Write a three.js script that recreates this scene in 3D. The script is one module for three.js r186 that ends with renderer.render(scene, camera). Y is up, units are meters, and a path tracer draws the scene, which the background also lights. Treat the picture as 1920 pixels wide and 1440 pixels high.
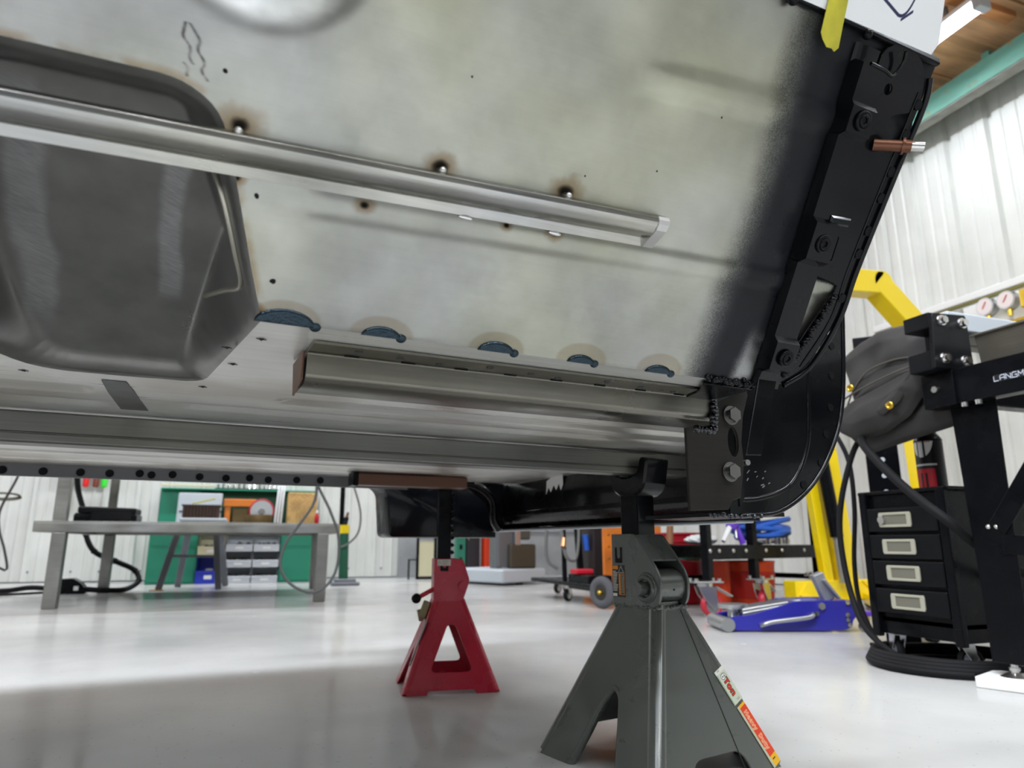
import * as THREE from 'three';
import { RoundedBoxGeometry } from 'three/addons/geometries/RoundedBoxGeometry.js';
import { mergeGeometries, mergeVertices, toCreasedNormals } from 'three/addons/utils/BufferGeometryUtils.js';
import { RectAreaLightUniformsLib } from 'three/addons/lights/RectAreaLightUniformsLib.js';

// ---------------------------------------------------------------- camera, lights, exposure
const renderer = new THREE.WebGLRenderer({ antialias: true });
renderer.toneMapping = THREE.LinearToneMapping;
renderer.toneMappingExposure = 1.04;
renderer.shadowMap.enabled = true;
RectAreaLightUniformsLib.init();
const scene = new THREE.Scene();
scene.background = new THREE.Color(0x05060a);
const D2R = Math.PI / 180;
const camera = new THREE.PerspectiveCamera(2 * Math.atan(720 / 1300) / D2R, 4 / 3, 0.05, 60);
camera.position.set(0, 0.36, 0);
camera.rotation.order = 'YXZ';
camera.rotation.set(13 * D2R, -20 * D2R, 0);
camera.focus = 0.86;
camera.userData.fStop = 6.5;
scene.add(camera);
const TUBE_RADIANCE = 72;     // luminance of one LED batten (RectAreaLight)
const TUBE_COLOUR = 0xeff6ff;

// ---------------------------------------------------------------- helpers
const V = (x, y, z) => new THREE.Vector3(x, y, z);
const V2 = (x, y) => new THREE.Vector2(x, y);
let seed = 7;
const rnd = () => { seed = (seed * 1664525 + 1013904223) >>> 0; return seed / 4294967296; };
const rr = (a, b) => a + (b - a) * rnd();
// value noise on a lattice; periods px, py make it tile
const LAT = new Float32Array(65536); for (let i = 0; i < 65536; i++) LAT[i] = rnd() * 1.7 - 0.85;
function vn(x, y, px, py, z) {
  let i = Math.floor(x), j = Math.floor(y), fx = x - i, fy = y - j; fx = fx * fx * (3 - 2 * fx); fy = fy * fy * (3 - 2 * fy);
  i = ((i % px) + px) % px; j = ((j % py) + py) % py; const i1 = (i + 1) % px, j1 = (j + 1) % py, k = z * 7919, r0 = j * 257 + k, r1 = j1 * 257 + k;
  const a = LAT[(r0 + i) & 65535], b = LAT[(r0 + i1) & 65535], c = LAT[(r1 + i) & 65535], d = LAT[(r1 + i1) & 65535];
  return a + (b - a) * fx + (c + (d - c) * fx - a - (b - a) * fx) * fy;
}
const noise = { noise: (x, y, z = 0) => vn(x, y, 4096, 4096, z | 0) };
const clamp = (x, a = 0, b = 1) => Math.min(b, Math.max(a, x));
const sst = (a, b, x) => { const t = clamp((x - a) / (b - a)); return t * t * (3 - 2 * t); };
const fbm = (x, y, z = 0, o = 4) => { let a = 0.5, s = 0; for (let i = 0; i < o; i++) { s += a * vn(x, y, 4096, 4096, (z + i * 7) | 0); x *= 2.03; y *= 2.03; a *= 0.5; } return s; };
const used = {};
function numbered(n) { used[n] = (used[n] ?? -1) + 1; return used[n] ? n + '_' + String(used[n]).padStart(3, '0') : n; }
function clean(g) {
  g = g.index ? g.toNonIndexed() : g;
  for (const k of Object.keys(g.attributes)) if (!['position', 'normal', 'uv'].includes(k)) g.deleteAttribute(k);
  g.morphAttributes = {};
  return g;
}
function uvBox(g) {                                   // uv in metres, by the side each triangle faces
  const p = g.attributes.position, n = p.count, uv = new Float32Array(n * 2);
  const a = V(), b = V(), c = V();
  for (let i = 0; i < n; i += 3) {
    a.fromBufferAttribute(p, i); b.fromBufferAttribute(p, i + 1); c.fromBufferAttribute(p, i + 2);
    const N = b.clone().sub(a).cross(c.clone().sub(a)); const ax = Math.abs(N.x), ay = Math.abs(N.y), az = Math.abs(N.z);
    [a, b, c].forEach((q, k) => { const u = ax >= ay && ax >= az ? [q.z, q.y] : ay >= az ? [q.x, q.z] : [q.x, q.y]; uv[(i + k) * 2] = u[0]; uv[(i + k) * 2 + 1] = u[1]; });
  }
  g.setAttribute('uv', new THREE.BufferAttribute(uv, 2));
  return g;
}
function mesh(name, geos, m, parent, o = {}) {
  let gs = (Array.isArray(geos) ? geos.flat(3) : [geos]).map(clean);
  let g = gs.length > 1 ? mergeGeometries(gs) : gs[0];
  if (!o.uv) g = uvBox(g);
  const me = new THREE.Mesh(g, m); me.name = parent && parent !== scene ? name : numbered(name);
  me.castShadow = me.receiveShadow = true;
  (parent ?? scene).add(me);
  if (o.label) me.userData.label = o.label;
  return me;
}
function shared(name, g, m, parent) { const me = new THREE.Mesh(g, m); me.name = name; me.castShadow = me.receiveShadow = true; parent.add(me); return me; }
function group(name, label, category, pos = [0, 0, 0], turn = 0, grp) {
  const o = new THREE.Group(); o.name = numbered(name); o.position.set(...pos); o.rotation.y = turn;
  o.userData = { label, category }; if (grp) o.userData.group = grp;
  scene.add(o); return o;
}
function tag(o, label, category, grp) { Object.assign(o.userData, { label, category }); if (grp) o.userData.group = grp; return o; }
function struct(name, geos, m) { const o = mesh(name, geos, m); o.userData.kind = 'structure'; return o; }
// geometry makers
const at = (g, x, y, z, rx = 0, ry = 0, rz = 0) => g.applyMatrix4(new THREE.Matrix4().compose(V(x, y, z), new THREE.Quaternion().setFromEuler(new THREE.Euler(rx, ry, rz)), V(1, 1, 1)));
const box = (w, h, d, x = 0, y = 0, z = 0, rx = 0, ry = 0, rz = 0) => at(new THREE.BoxGeometry(w, h, d), x, y, z, rx, ry, rz);
const rbox = (w, h, d, r, x = 0, y = 0, z = 0, rx = 0, ry = 0, rz = 0) => at(clean(new RoundedBoxGeometry(w, h, d, 2, Math.min(r, w / 2.01, h / 2.01, d / 2.01))), x, y, z, rx, ry, rz);
function orient(g, a, b) {                            // geometry along +y, centred -> between a and b
  const d = b.clone().sub(a), q = new THREE.Quaternion().setFromUnitVectors(V(0, 1, 0), d.clone().normalize());
  return g.applyMatrix4(new THREE.Matrix4().compose(a.clone().add(b).multiplyScalar(0.5), q, V(1, 1, 1)));
}
const cyl = (a, b, r1, r2 = r1, n = 20) => orient(new THREE.CylinderGeometry(r2, r1, a.distanceTo(b), n), a, b);
function bar(a, b, w, d, r = 0.002, up = V(0, 1, 0)) {   // rounded bar a->b, w across, d along 'up'
  const y = b.clone().sub(a), L = y.length(); y.normalize();
  const x = new THREE.Vector3().crossVectors(y, up); if (x.lengthSq() < 1e-6) x.set(1, 0, 0); x.normalize();
  const z = new THREE.Vector3().crossVectors(x, y);
  const g = r ? clean(new RoundedBoxGeometry(w, L, d, 1, Math.min(r, w / 2.01, d / 2.01))) : new THREE.BoxGeometry(w, L, d);
  return g.applyMatrix4(new THREE.Matrix4().makeBasis(x, y, z).setPosition(a.clone().add(b).multiplyScalar(0.5)));
}
const tube = (pts, r, n = 40, k = 8, closed = false) => new THREE.TubeGeometry(new THREE.CatmullRomCurve3(pts, closed), n, r, k, closed);
const lathe = (prof, n = 28) => new THREE.LatheGeometry(prof.map(([r, y]) => V2(r, y)), n);
function shape(pts, holes = []) { const s = new THREE.Shape(pts.map(p => V2(p[0], p[1]))); for (const h of holes) s.holes.push(h.isPath ? h : new THREE.Path(h.map(p => V2(p[0], p[1])))); return s; }
const disc = (x, y, r, ry = r, n = 18) => Array.from({ length: n }, (_, i) => [x + r * Math.cos(-i / n * 6.2832), y + ry * Math.sin(-i / n * 6.2832)]);
function round(pts, r, n = 4) {                       // polygon with rounded corners; r number or per corner
  const out = [], N = pts.length;
  pts.forEach((p, i) => {
    const R = Array.isArray(r) ? r[i] : r; if (!R) { out.push(p); return; }
    const a = V2(...pts[(i + N - 1) % N]), b = V2(...p), c = V2(...pts[(i + 1) % N]);
    const u = a.clone().sub(b), w = c.clone().sub(b), l = Math.min(R, u.length() * 0.49, w.length() * 0.49); u.setLength(l); w.setLength(l);
    for (let k = 0; k <= n; k++) { const t = k / n, q = a.copy(b).addScaledVector(u, (1 - t) * (1 - t)).addScaledVector(w, t * t); out.push([q.x, q.y]); }
  });
  return out;
}
function plate(pts, t, holes = [], bevel = 0.0008) {  // in xy, thickness along +z
  const g = new THREE.ExtrudeGeometry(shape(pts, holes), { depth: Math.max(1e-4, t - 2 * bevel), bevelEnabled: bevel > 0, bevelSize: bevel, bevelThickness: bevel, bevelOffset: -bevel, bevelSegments: 1, curveSegments: 6 });
  return g.translate(0, 0, bevel);
}
const basis = (o, ex, ey) => new THREE.Matrix4().makeBasis(ex, ey, new THREE.Vector3().crossVectors(ex, ey)).setPosition(o);
const hexHead = (r, h) => new THREE.CylinderGeometry(r, r, h, 6);
const smooth = (g, a = 0.7) => toCreasedNormals(clean(g), a);

// ---------------------------------------------------------------- textures
function dataTex(w, h, fn, srgb) {                    // fn(u, v) -> [r, g, b] 0..1 (as stored)
  const d = new Uint8Array(w * h * 4);
  for (let j = 0; j < h; j++) for (let i = 0; i < w; i++) { const c = fn(i / w, j / h), k = (j * w + i) * 4; d[k] = clamp(c[0]) * 255; d[k + 1] = clamp(c[1]) * 255; d[k + 2] = clamp(c[2]) * 255; d[k + 3] = 255; }
  const t = new THREE.DataTexture(d, w, h); t.magFilter = THREE.LinearFilter; t.minFilter = THREE.LinearMipmapLinearFilter; t.generateMipmaps = true;
  t.wrapS = t.wrapT = THREE.RepeatWrapping; if (srgb) t.colorSpace = THREE.SRGBColorSpace; t.needsUpdate = true; return t;
}
function rep(t, per, perV = per) { const c = t.clone(); c.repeat.set(1 / per, 1 / perV); c.needsUpdate = true; return c; }
function tfbm(u, v, f, o = 4, z = 0) { let a = 0.5, s = 0; for (let i = 0; i < o; i++) { s += a * vn(u * f, v * f, f, f, z + i * 7); f *= 2; a *= 0.5; } return s; }
const streaks = (u, v, fx, fy, z) => vn(u * fx, v * fy, fx, fy, z);
function canvasTex(w, h, draw) { const c = document.createElement('canvas'); c.width = w; c.height = h; draw(c.getContext('2d'), w, h); const t = new THREE.CanvasTexture(c); t.colorSpace = THREE.SRGBColorSpace; return t; }

const grime = dataTex(512, 512, (u, v) => { const g = 0.78 + 0.35 * tfbm(u, v, 6, 5); return [g, g, g]; });
const fineRough = dataTex(512, 512, (u, v) => { const g = 0.62 + 0.3 * tfbm(u, v, 9, 5, 3) + 0.03 * (rnd() - 0.5); return [g, g, g]; });
const streak = dataTex(512, 512, (u, v) => { const g = 0.7 + 0.2 * tfbm(u, v, 4, 3, 9) + 0.14 * streaks(u, v, 8, 260, 2) ; return [g, g, g]; });
const steelMap = dataTex(1024, 1024, (u, v) => {
  const m = tfbm(u, v, 5, 5, 1), s = streaks(u, v, 10, 420, 5), w = tfbm(u, v, 3, 3, 17);
  const g = 0.70 + 0.14 * m + 0.03 * s; return [g + 0.02 * w, g + 0.012 * w, g - 0.015 - 0.02 * w];
}, true);
const grainBump = dataTex(256, 256, (u, v) => { const g = 0.5 + 0.5 * tfbm(u, v, 40, 2, 4); return [g, g, g]; });

// ---------------------------------------------------------------- materials
const std = (c, r = 0.5, m = 0, o = {}) => new THREE.MeshStandardMaterial({ color: c, roughness: r, metalness: m, ...o });
const phys = (c, r = 0.5, m = 0, o = {}) => new THREE.MeshPhysicalMaterial({ color: c, roughness: r, metalness: m, ...o });
const M = {
  steel: std(0xffffff, 0.5, 1, { map: rep(steelMap, 0.5), roughnessMap: rep(streak, 0.35) }),
  darkSteel: std(0x8a8884, 0.55, 1, { map: rep(steelMap, 0.4), roughnessMap: rep(streak, 0.3) }),
  benchSteel: std(0xcfcfcd, 0.5, 0.85, { map: rep(steelMap, 0.9), roughnessMap: rep(streak, 0.6) }),
  zinc: std(0xd8d8d6, 0.28, 1),
  chrome: std(0xe6e6e6, 0.12, 1),
  weld: std(0x585c60, 0.35, 1, { bumpMap: rep(grainBump, 0.06), bumpScale: 0.0008 }),
  weldBlue: phys(0x36424a, 0.3, 1, { bumpMap: rep(grainBump, 0.05), bumpScale: 0.0006 }),
  blackGloss: phys(0x07080b, 0.45, 0, { specularIntensity: 0.2, clearcoat: 0.3, clearcoatRoughness: 0.08, roughnessMap: rep(fineRough, 0.5), bumpMap: rep(grainBump, 0.08), bumpScale: 0.00006 }),
  blackSatin: phys(0x0b0c0f, 0.45, 0, { specularIntensity: 0.3, roughnessMap: rep(fineRough, 0.4) }),
  blackMatte: phys(0x0e0f12, 0.62, 0, { specularIntensity: 0.35, roughnessMap: rep(fineRough, 0.4) }),
  rubber: phys(0x0f0f11, 0.7, 0, { specularIntensity: 0.5 }),
  greyRubber: std(0x55565a, 0.8),
  gunmetal: phys(0x636762, 0.55, 0.35, { roughnessMap: rep(fineRough, 0.5), bumpMap: rep(grainBump, 0.03), bumpScale: 0.00007, clearcoat: 0.5, clearcoatRoughness: 0.22 }),
  red: phys(0xc8193a, 0.42, 0, { clearcoat: 0.4, clearcoatRoughness: 0.25, roughnessMap: rep(fineRough, 0.3) }),
  redPlastic: phys(0xc3122b, 0.4, 0),
  orangeRed: phys(0xd63a12, 0.45, 0),
  orange: std(0xf08522, 0.5, 0, { map: rep(grime, 0.7) }),
  yellow: phys(0xf5d60a, 0.38, 0, { clearcoat: 0.4, clearcoatRoughness: 0.2 }),
  blue: phys(0x2a2a9c, 0.35, 0.1, { clearcoat: 0.5, clearcoatRoughness: 0.15 }),
  blueHose: phys(0x2a63c8, 0.4, 0),
  purple: phys(0x6a3fc0, 0.35, 0),
  green: std(0x1f8a6c, 0.45, 0),
  darkGreen: std(0x12583f, 0.5, 0),
  mint: std(0x7fcdb4, 0.5, 0),
  white: std(0xe9eae8, 0.5, 0),
  cream: std(0xd9d3b0, 0.55, 0),
  clearBin: phys(0xc9ced4, 0.35, 0),
  paleGrey: std(0xb9c0c6, 0.55, 0),
  grey: std(0x7d8087, 0.5, 0.2),
  brass: std(0xd8b64a, 0.3, 1),
  copper: std(0x74503f, 0.42, 0.9),
  bronze: std(0x6e5a3a, 0.5, 0.6),
  brownTone: std(0x6b4a3a, 0.45, 0.2),
  leather: phys(0x2b2927, 0.72, 0, { bumpMap: rep(grainBump, 0.05), bumpScale: 0.0006, sheen: 0.3, sheenRoughness: 0.6 }),
  silver: std(0xb9bbbb, 0.35, 0.9),
};

// ---------------------------------------------------------------- the room
const ROOM = { x0: -6, x1: 4.5, z0: -8, z1: 5, h: 3.60 };
{
  const w = 1024;
  const fm = dataTex(w, w, (u, v) => {
    const m = tfbm(u, v, 4, 6, 2), k = tfbm(u + 0.1 * m, v, 7, 5, 8), sp = rnd() > 0.9985 ? -0.2 : 0;
    const veil = clamp(0.5 + 2.2 * tfbm(u, v + 0.25 * m, 3, 4, 31));
    const g = 0.75 + 0.08 * m + 0.06 * k + sp; return [g - 0.002, g + 0.001, g - 0.006 * veil];
  }, true);
  const fr = dataTex(512, 512, (u, v) => { const g = 0.5 + 0.5 * tfbm(u, v, 6, 5, 12); return [g, g, g]; });
  const fb = dataTex(512, 512, (u, v) => { const g = 0.5 + 0.45 * tfbm(u, v, 14, 3, 22) + (rnd() > 0.996 ? 0.4 : 0); return [g, g, g]; });
  const floorM = phys(0xf0efed, 0.34, 0, { map: rep(fm, 2.6), roughnessMap: rep(fr, 1.7), bumpMap: rep(fb, 0.5), bumpScale: 0.00035, specularIntensity: 0.03, clearcoat: 0.05, clearcoatRoughness: 0.12 });
  struct('floor', box(ROOM.x1 - ROOM.x0 + 0.4, 0.15, ROOM.z1 - ROOM.z0 + 0.4, (ROOM.x0 + ROOM.x1) / 2, -0.075, (ROOM.z0 + ROOM.z1) / 2), floorM);
}
{
  const wallTex = dataTex(512, 512, (u, v) => { const g = 0.9 + 0.08 * tfbm(u, v, 5, 5, 40); return [g, g, g - 0.012]; }, true);
  const wallM = phys(0xeeefec, 0.45, 0, { map: rep(wallTex, 1.8), clearcoat: 0.15, clearcoatRoughness: 0.3 });
  const plainM = std(0xe4e4e0, 0.6, 0, { map: rep(wallTex, 1.8) });
  const H = ROOM.h + 0.35, t = 0.14;
  const walls = {
    wall_right: box(t, H, 13.3, ROOM.x1 + 0.04 + t / 2, H / 2, -1.5), wall_back: box(10.6, H, t, -0.75, H / 2, ROOM.z0 - 0.04 - t / 2),
    wall_left: box(t, H, 13.3, ROOM.x0 - 0.04 - t / 2, H / 2, -1.5), wall_front: box(10.6, H, t, -0.75, H / 2, ROOM.z1 + 0.04 + t / 2),
  };
  const ws = {}; const boardM = std(0x707274, 0.7, 0, { map: rep(wallTex, 1.8) });
  for (const k in walls) ws[k] = struct(k, walls[k], k === 'wall_left' || k === 'wall_front' ? boardM : plainM);
  // ribbed sheet panels, 0.9 m cover: three tall ribs with two low ribs between each pair
  const prof = [];
  const ribs = [[0.03, 0.055, 0.03]]; for (let k = 0; k < 3; k++) { const c = 0.03 + k * 0.3; if (k) ribs.push([c, 0.055, 0.03]); ribs.push([c + 0.1, 0.03, 0.007], [c + 0.2, 0.03, 0.007]); }
  ribs.sort((a, b) => a[0] - b[0]);
  prof.push([0, 0]); for (const [c, hw, h] of ribs) { const lo = Math.max(0, c - hw * 0.55); prof.push([lo, 0], [Math.max(0.001, c - hw * 0.25), h], [c + hw * 0.25, h], [c + hw * 0.55, 0]); }
  prof.push([0.9, 0]);
  const pts = prof.concat(prof.slice().reverse().map(([x, y]) => [x, y - 0.003]));
  const pg = uvBox(clean(new THREE.ExtrudeGeometry(shape(pts), { depth: ROOM.h, bevelEnabled: false }).rotateX(-Math.PI / 2)));   // panel: width x, height y, ribs to -z
  const pr = pg.clone().rotateY(-Math.PI / 2), pb = pg.clone().rotateY(Math.PI);
  // ribs must point into the room
  for (let k = 0; k < 14; k++) { const m = shared('panel', pr, wallM, ws.wall_right); m.position.set(ROOM.x1 + 0.003, 0.01, ROOM.z0 + k * 0.9 + 0.02); m.rotation.y = 0; m.scale.x = 1; }
  for (let k = 0; k < 11; k++) { const m = shared('panel', pb, wallM, ws.wall_back); m.position.set(ROOM.x0 + 0.3 + (k + 1) * 0.9 + 0.1, 0.01, ROOM.z0); }
  // screws along the foot of the back sheets
  const sg = uvBox(clean(new THREE.SphereGeometry(0.012, 8, 6)));
  for (let k = 0; k < 14; k++) { const m = shared('screw', sg, M.grey, ws.wall_back); m.position.set(-2.6 + k * 0.3 + 0.06 * (k % 2), 0.1, ROOM.z0 + 0.002); }
}
{ // ceiling of boards on rafters
  const wood = dataTex(1024, 512, (u, v) => {
    const r = streaks(u, v, 3, 26, 1), f = streaks(u, v, 14, 150, 7), k = tfbm(u, v, 5, 4, 3);
    const g = 0.80 + 0.10 * r + 0.05 * f + 0.14 * k; return [g * 1.0, g * 0.86, g * 0.71];
  }, true);
  const tones = [0xfff4e4, 0xf0dcc0, 0xe2c29c, 0xffe8d0].map(c => std(c, 0.7, 0, { map: rep(wood, 1.3, 0.7) }));
  const raft = [0xe8b888, 0xf5e6cc].map(c => std(c, 0.7, 0, { map: rep(wood, 1.1, 0.5) }));
  const c = struct('ceiling', box(10.9, 0.12, 13.4, -0.75, ROOM.h + 0.11, -1.5), raft[1]);
  const L = ROOM.x1 - ROOM.x0, g0 = uvBox(clean(rbox(L, 0.025, 0.325, 0.004)));
  for (let k = 0; k < 39; k++) { const b = shared('plank', g0, tones[Math.floor(rr(0, 4))], c); b.position.set(-0.75, ROOM.h + 0.0 + (k % 2) * 0.014, ROOM.z0 + 0.17 + k * 0.333); b.rotation.x = rr(-0.01, 0.01); }
  const g1 = uvBox(clean(rbox(L - 0.3, 0.05, 0.07, 0.004)));
  for (let k = 0; k < 15; k++) { const b = shared('rafter', g1, raft[k % 2], c); b.position.set(-0.9, ROOM.h - 0.035, ROOM.z0 + 0.42 + k * 0.86); }
}
{ // green painted steel beam along the right wall, rust along its lips
  const mt = dataTex(1024, 256, (u, v) => {
    const n = tfbm(u, v, 9, 5, 5), e = fbm(u * 40, v * 9, 3, 4), rust = clamp((0.6 * n + 0.5 * e - 0.20) * 6);
    const g = 0.82 + 0.12 * n; const a = [0.44 * g, 0.70 * g, 0.63 * g], b = [0.56, 0.47, 0.36]; return a.map((x, i) => x + (b[i] - x) * rust * 0.8);
  }, true);
  const beamM = std(0xffffff, 0.45, 0, { map: rep(mt, 2.2, 0.5) });
  const b = struct('trim_1', [rbox(0.012, 0.17, 12.9, 0.003, 4.256, 3.372, -1.5), rbox(0.19, 0.012, 12.9, 0.003, 4.35, 3.452, -1.5)], beamM);
  mesh('lip', [rbox(0.1, 0.014, 12.9, 0.003, 4.30, 3.292, -1.5), rbox(0.01, 0.03, 12.9, 0.003, 4.345, 3.30, -1.5)], std(0xa9aba2, 0.7, 0, { map: rep(grime, 0.4) }), b);
  for (let k = 0; k < 6; k++) mesh('bracket', [box(0.1, 0.12, 0.05, 4.40, 3.51, -6.9 + k * 2.1)], beamM, b);
}
// LED battens
const tubeM = new THREE.MeshStandardMaterial({ color: 0xffffff, emissive: new THREE.Color(TUBE_COLOUR), emissiveIntensity: 8, roughness: 0.4 });
function batten(x, y, z, len, along, label, w = 0.16) {
  const g = group('led_batten', label, 'ceiling light', [x, y, z], along === 'x' ? Math.PI / 2 : 0, 'led battens under the rafters');
  mesh('housing', [rbox(w + 0.02, 0.03, len, 0.006, 0, 0.055, 0)], M.white, g);
  for (const s of [-1, 1]) mesh('hanger', box(0.02, 0.13, 0.02, 0, 0.125, s * len * 0.35), M.grey, g);
  for (const s of [-1, 1]) mesh('end_cap', rbox(w + 0.01, 0.085, 0.05, 0.008, 0, 0.022, s * (len / 2 + 0.02)), M.paleGrey, g);
  mesh('diffuser', [rbox(w, 0.05, len, 0.02, 0, 0.02, 0)], tubeM, g);
  const l = new THREE.RectAreaLight(TUBE_COLOUR, TUBE_RADIANCE, w - 0.01, len); l.position.set(0, -0.012, 0); l.rotation.x = -Math.PI / 2; g.add(l);
  return g;
}
for (const [x, zs, where] of [[3.76, [-2.95, 0.8], 'beside the green beam'], [-3.6, [-1.2, 1.6], 'by the wall opposite the beam']]) zs.forEach((z, i) => batten(x, 3.42, z, 1.25, 'z', `white led batten, ${['first', 'second'][i]} from the back wall ${where}`, x > 0 ? 0.09 : 0.16));
for (const [z, row] of [[-0.62, 'in the row over the car floor'], [-0.28, 'in the row over the bulkhead']]) for (const [x, where] of [[-2.5, 'over the open floor'], [-1.05, 'on the far side'], [0.4, 'on the near side'], [1.85, 'towards the cutting table']].slice(0, z < -0.5 ? 4 : 3)) batten(x, 3.42, z, 1.3, 'x', `unseen white led batten ${where}, ${row}`);  // unseen rows set by the car shadow edge, several added to brighten the floor
for (const [x, z, where] of [[2.2, 2.4, 'ahead of the car, beam side'], [0.3, 2.4, 'right ahead of the car bulkhead'], [-1.6, 2.4, 'ahead of the car, far side'], [-2.6, -6.9, 'above the screwdrivers'], [-0.3, -6.9, 'above the green workbench'], [2.0, -6.9, 'above the framed board']]) batten(x, 3.42, z, z > 0 ? 1.4 : 1.9, 'x', `added white led batten across the shop ${where}`);  // unseen battens added for highlights on the rail and a brighter back wall

// ---------------------------------------------------------------- the car body on stands
// body frame: x across the car, y up, -z towards its rear; toe board rises towards the camera
const FH = 0.535, B0 = 0.565, TA = 55.5 * D2R, ST = Math.sin(TA), CT = Math.cos(TA);
const TEY = V(0, ST, CT), TN = V(0, -CT, ST);
const toeP = (x, s, o = 0) => V(x, FH + s * ST - o * CT, -B0 + s * CT + o * ST);
const toeM = (x = 0, s = 0, o = 0) => basis(toeP(x, s, o), V(1, 0, 0), TEY);
const fl = (x, back, y = FH) => V(x, y, -back);
const car = group('car_body', 'bare steel and black car floor and bulkhead propped on jack stands', 'car body', [0, 0, 0], 6 * D2R);

const RECESS = round([[-0.185, 0.13], [-0.165, 0.158], [-0.123, 0.162], [-0.021, 0.165], [0.006, 0.150], [0.019, 0.111], [0.039, 0.042], [0.052, 0], [0.02, -0.262], [-0.135, -0.266], [-0.168, -0.19], [-0.2, 0]], [0.02, 0.02, 0, 0.02, 0.02, 0, 0, 0.006, 0.03, 0.04, 0.05, 0.02]);
function sdPoly(P, x, y) {                            // signed distance (negative inside) and closest point
  let d = 1e9, inside = false, cx = 0, cy = 0;
  for (let i = 0, j = P.length - 1; i < P.length; j = i++) {
    const [ax, ay] = P[j], [bx, by] = P[i], ex = bx - ax, ey = by - ay, t = clamp(((x - ax) * ex + (y - ay) * ey) / (ex * ex + ey * ey + 1e-12));
    const qx = ax + ex * t, qy = ay + ey * t, q = Math.hypot(x - qx, y - qy); if (q < d) { d = q; cx = qx; cy = qy; }
    if ((ay > y) !== (by > y) && x < (bx - ax) * (y - ay) / (by - ay) + ax) inside = !inside;
  }
  return [inside ? -d : d, cx, cy];
}
const RD = V(0, 0.72, -0.69);                          // the way the recess is pushed in
const bead = (v, c, w) => Math.exp(-(((v - c) / w) ** 4));
const CH1 = toeP(0, 0.165), CH0 = fl(0, B0 + 0.266);
const chordPoint = (x, s) => { const t = clamp((s + 0.266) / 0.431); return CH0.clone().lerp(CH1, t).setX(x); };   // the flat inner panel spans the fold
function sheetPoint(x, s) {
  const p = s >= 0 ? toeP(x, s) : fl(x, B0 - s);
  const [sd] = x < 0.09 && x > -0.24 && s < 0.2 && s > -0.3 ? sdPoly(RECESS, x, s) : [1];
  if (sd < 0) { const q = -sd, k = sst(0.0, 0.034, q), c = chordPoint(x, s).addScaledVector(RD, 0.006 + 0.03 * clamp((s + 0.266) / 0.431)); p.lerp(c, k).addScaledVector(RD, Math.min(q, 0.003) * 0.9); }
  if (sd > -0.001) {
    let h = 0;
    if (s > 0) {
      const line = s - 0.095 - 0.04 * (x - 0.07);      // pressed bead below the rail, and one high up
      h += 0.003 * bead(line, 0.004, 0.010) * sst(0.06, 0.09, x);
      h += 0.0035 * bead(s - 0.262 - 0.09 * (x - 0.34), 0, 0.012) * sst(0.32, 0.36, x);
      const r = Math.hypot((x - 0.018) / 0.088, (s - 0.287) / 0.084);   // pressed dish
      h -= 0.034 * (1 - sst(0.3, 1.0, r));
      h += 0.0012 * fbm(x * 9, s * 9, 4, 3);
    } else if (s < -0.28) {
      const b = B0 - s;
      for (const [c, x0, x1] of [[0.895, 0.13, 0.86], [0.925, -0.62, -0.11], [1.015, -0.62, -0.10], [0.98, 0.02, 0.86], [1.2, -0.9, 0.6], [1.32, -0.9, 0.6], [1.46, -0.9, 0.6], [1.6, -0.9, 0.6], [1.73, -0.9, -0.03], [1.73, 0.03, 0.6]])
        h -= 0.006 * bead(b, c, 0.014) * sst(x0 - 0.02, x0, x) * (1 - sst(x1, x1 + 0.02, x));
    }
    if (h) p.addScaledVector(s >= 0 ? TN : V(0, -1, 0), h);
  }
  return p;
}
function lines(a, b, fine0, fine1, f, c) { const o = []; let v = a; while (v < b - 1e-6) { o.push(v); v += v >= fine0 - 1e-6 && v < fine1 ? f : c; } o.push(b); return o; }
function sheet(xs, ss, keep, inRecess) {
  const nx = xs.length, ns = ss.length, P = [], U = [], W = [];
  for (let j = 0; j < ns; j++) for (let i = 0; i < nx; i++) {
    let x = xs[i], s = ss[j];
    if (x < 0.07 && x > -0.215 && s < 0.18 && s > -0.28) { const [d, cx, cy] = sdPoly(RECESS, x, s); if (Math.abs(d) < 0.0019 && s !== 0) { x = cx; s = s > 0 ? Math.max(0.0003, cy) : Math.min(-0.0003, cy); } }
    const p = sheetPoint(x, s); P.push(p.x, p.y, p.z); U.push(x, s); W.push([x, s]);
  }
  const I = [];
  for (let j = 0; j < ns - 1; j++) for (let i = 0; i < nx - 1; i++) {
    const a = j * nx + i, b = a + 1, c = a + nx, d = c + 1, mx = (xs[i] + xs[i + 1]) / 2, ms = (ss[j] + ss[j + 1]) / 2;
    if (!keep(mx, ms)) continue;
    const near = mx < 0.09 && mx > -0.24 && ms < 0.2 && ms > -0.3;
    for (const t of [[a, b, d], [a, d, c]]) {
      const ins = near && sdPoly(RECESS, (W[t[0]][0] + W[t[1]][0] + W[t[2]][0]) / 3, (W[t[0]][1] + W[t[1]][1] + W[t[2]][1]) / 3)[0] < -1e-5;
      if (ins === inRecess) I.push(...t);
    }
  }
  const g = new THREE.BufferGeometry();
  g.setAttribute('position', new THREE.Float32BufferAttribute(P, 3)); g.setAttribute('uv', new THREE.Float32BufferAttribute(U, 2)); g.setIndex(I); g.computeVertexNormals();
  const n = g.attributes.normal; for (let i = 0; i < n.count; i++) if (n.getX(i) ** 2 + n.getY(i) ** 2 + n.getZ(i) ** 2 < 0.1) n.setXYZ(i, 0, -1, 0);
  return g;
}
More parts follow.
